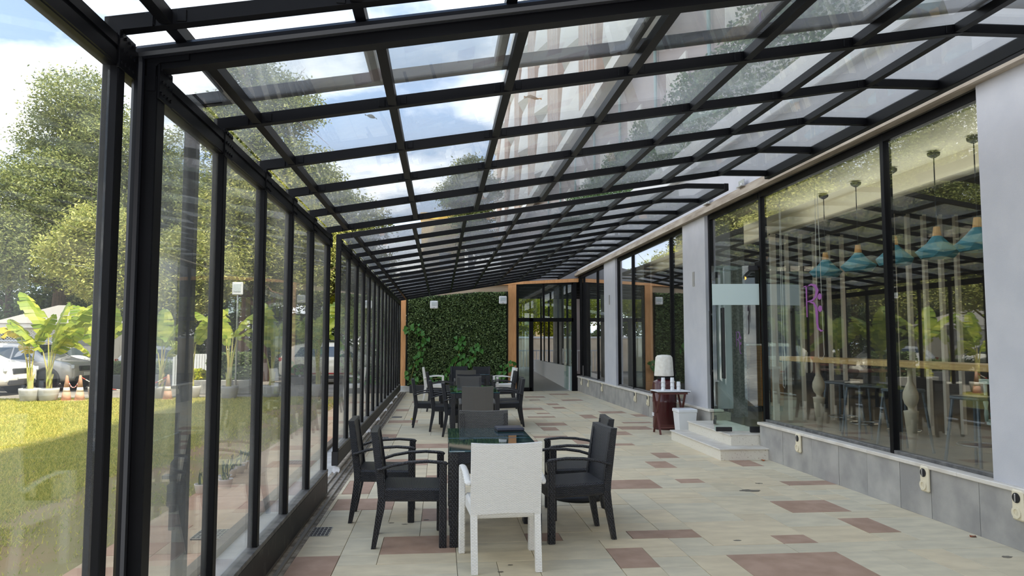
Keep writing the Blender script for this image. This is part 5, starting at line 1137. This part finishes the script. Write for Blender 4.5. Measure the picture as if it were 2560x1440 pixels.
    MB().obox((-xf-.03, 0, .42*k), (1,0,0), (0,1,0), (0,0,1), .06, .66, .10, .02).build('rear_bumper', M['clad'], r); MB().box(-xf-.085, -xf-.07, -.25, .25, .72*k, .83*k, .004).build('number_plate', M['plate'], r)
    return r
pw_ = mat('car_white', C(240,238,232), rough=.25, coat=1.0); ps_ = mat('car_silver', C(206,202,196), rough=.25, coat=1.0, metal=.2); pc_ = mat('car_cream', C(246,238,216), rough=.25, coat=1.0)
make_car((-15.0, 24.6, -.06), -.10, pw_, 'white car cut by the left picture edge, nearest of the parked row')
make_car((-14.2, 27.1, -.06), -.12, ps_, 'silver car with dark grille in the middle of the left parked row')
make_car((-14.5, 29.4, -.06), -.12, pw_, 'small white hatchback farthest of the left parked row', suv=False)
make_car((-10.9, 31.5, -.06), -.10, pw_, 'white car seen behind the translucent post and single cone', suv=False)
make_car((-4.05, 29.9, -.06), .03, pc_, 'cream white car with a red stripe along its side', red=True)
# ------------------------------------------------------------------ person far beyond the doorway
def person():
    root = empty('person', (-1.6, 39.6-2.2, -.06), 0, 'person in checked shirt and dark trousers standing beyond the doorway', 'person')
    sk = mat('skin', C(150,104,80), rough=.6)
    J = {'pelvis':(0,0,.92),'chest':(0,0,1.25),'neck':(0,0,1.45),'head':(0,.01,1.58),'top':(0,0,1.68),'lh':(-.10,0,.88),'lk':(-.11,.03,.48),'la':(-.11,0,.07),'lf':(-.11,.14,.03),'rh':(.10,0,.88),'rk':(.12,.05,.48),'ra':(.12,0,.07),'rf':(.12,.14,.03),
         'ls':(-.19,0,1.38),'le':(-.25,-.02,1.10),'lw':(-.24,.08,.86),'lp':(-.24,.12,.78),'rs':(.19,0,1.38),'re':(.25,-.02,1.10),'rw':(.24,.10,.88),'rp':(.24,.14,.80)}
    rad = dict(pelvis=.15,chest=.16,neck=.06,head=.095,top=.06,lh=.10,lk=.065,la=.045,lf=.04,rh=.10,rk=.065,ra=.045,rf=.04,ls=.065,le=.045,lw=.032,lp=.03,rs=.065,re=.045,rw=.032,rp=.03)
    E = [('pelvis','chest'),('chest','neck'),('neck','head'),('head','top'),('pelvis','lh'),('lh','lk'),('lk','la'),('la','lf'),('pelvis','rh'),('rh','rk'),('rk','ra'),('ra','rf'),('chest','ls'),('ls','le'),('le','lw'),('lw','lp'),('chest','rs'),('rs','re'),('re','rw'),('rw','rp')]
    K = list(J); me = bpy.data.meshes.new('body'); me.from_pydata([J[k] for k in K], [(K.index(a), K.index(b)) for a, b in E], [])
    o = ob('body', me, root); o.modifiers.new('skin', 'SKIN'); s2 = o.modifiers.new('sub', 'SUBSURF'); s2.levels = 1; s2.render_levels = 2
    for i, k in enumerate(K): me.skin_vertices[0].data[i].radius = (rad[k], rad[k])
    me.skin_vertices[0].data[0].use_root = True
    # clothes by height: trousers dark, shirt checked, skin above
    m, nt, n, l = newmat('clothed_skin'); out = n.new('ShaderNodeOutputMaterial'); b = n.new('ShaderNodeBsdfPrincipled'); b.inputs['Roughness'].default_value = .8; l.new(b.outputs[0], out.inputs[0])
    tc = n.new('ShaderNodeTexCoord'); sp = n.new('ShaderNodeSeparateXYZ'); l.new(tc.outputs['Object'], sp.inputs[0]); ck = n.new('ShaderNodeTexChecker'); ck.inputs['Scale'].default_value = 26; ck.inputs[1].default_value = C(206,200,190); ck.inputs[2].default_value = C(110,104,108); l.new(tc.outputs['Object'], ck.inputs[0])
    def gt(v, a, c):
        g = n.new('ShaderNodeMath'); g.operation = 'GREATER_THAN'; g.inputs[1].default_value = v; l.new(sp.outputs[2], g.inputs[0]); x = n.new('ShaderNodeMixRGB'); l.new(g.outputs[0], x.inputs[0])
        for i, q in ((1, a), (2, c)):
            if isinstance(q, tuple): x.inputs[i].default_value = q
            else: l.new(q, x.inputs[i])
        return x.outputs[0]
    c1 = gt(.95, C(46,46,54), ck.outputs[0]); c2 = gt(1.46, c1, C(150,104,80)); l.new(c2, b.inputs['Base Color']); me.materials.append(m)
    MB().lathe([(.02,.11),(.07,.09),(.105,.03),(.108,-.02),(.095,-.06)][::-1], 16, (0,-.015,1.615)).build('hair', mat('hair', C(30,26,24), rough=.8), root, smooth=True)
person()
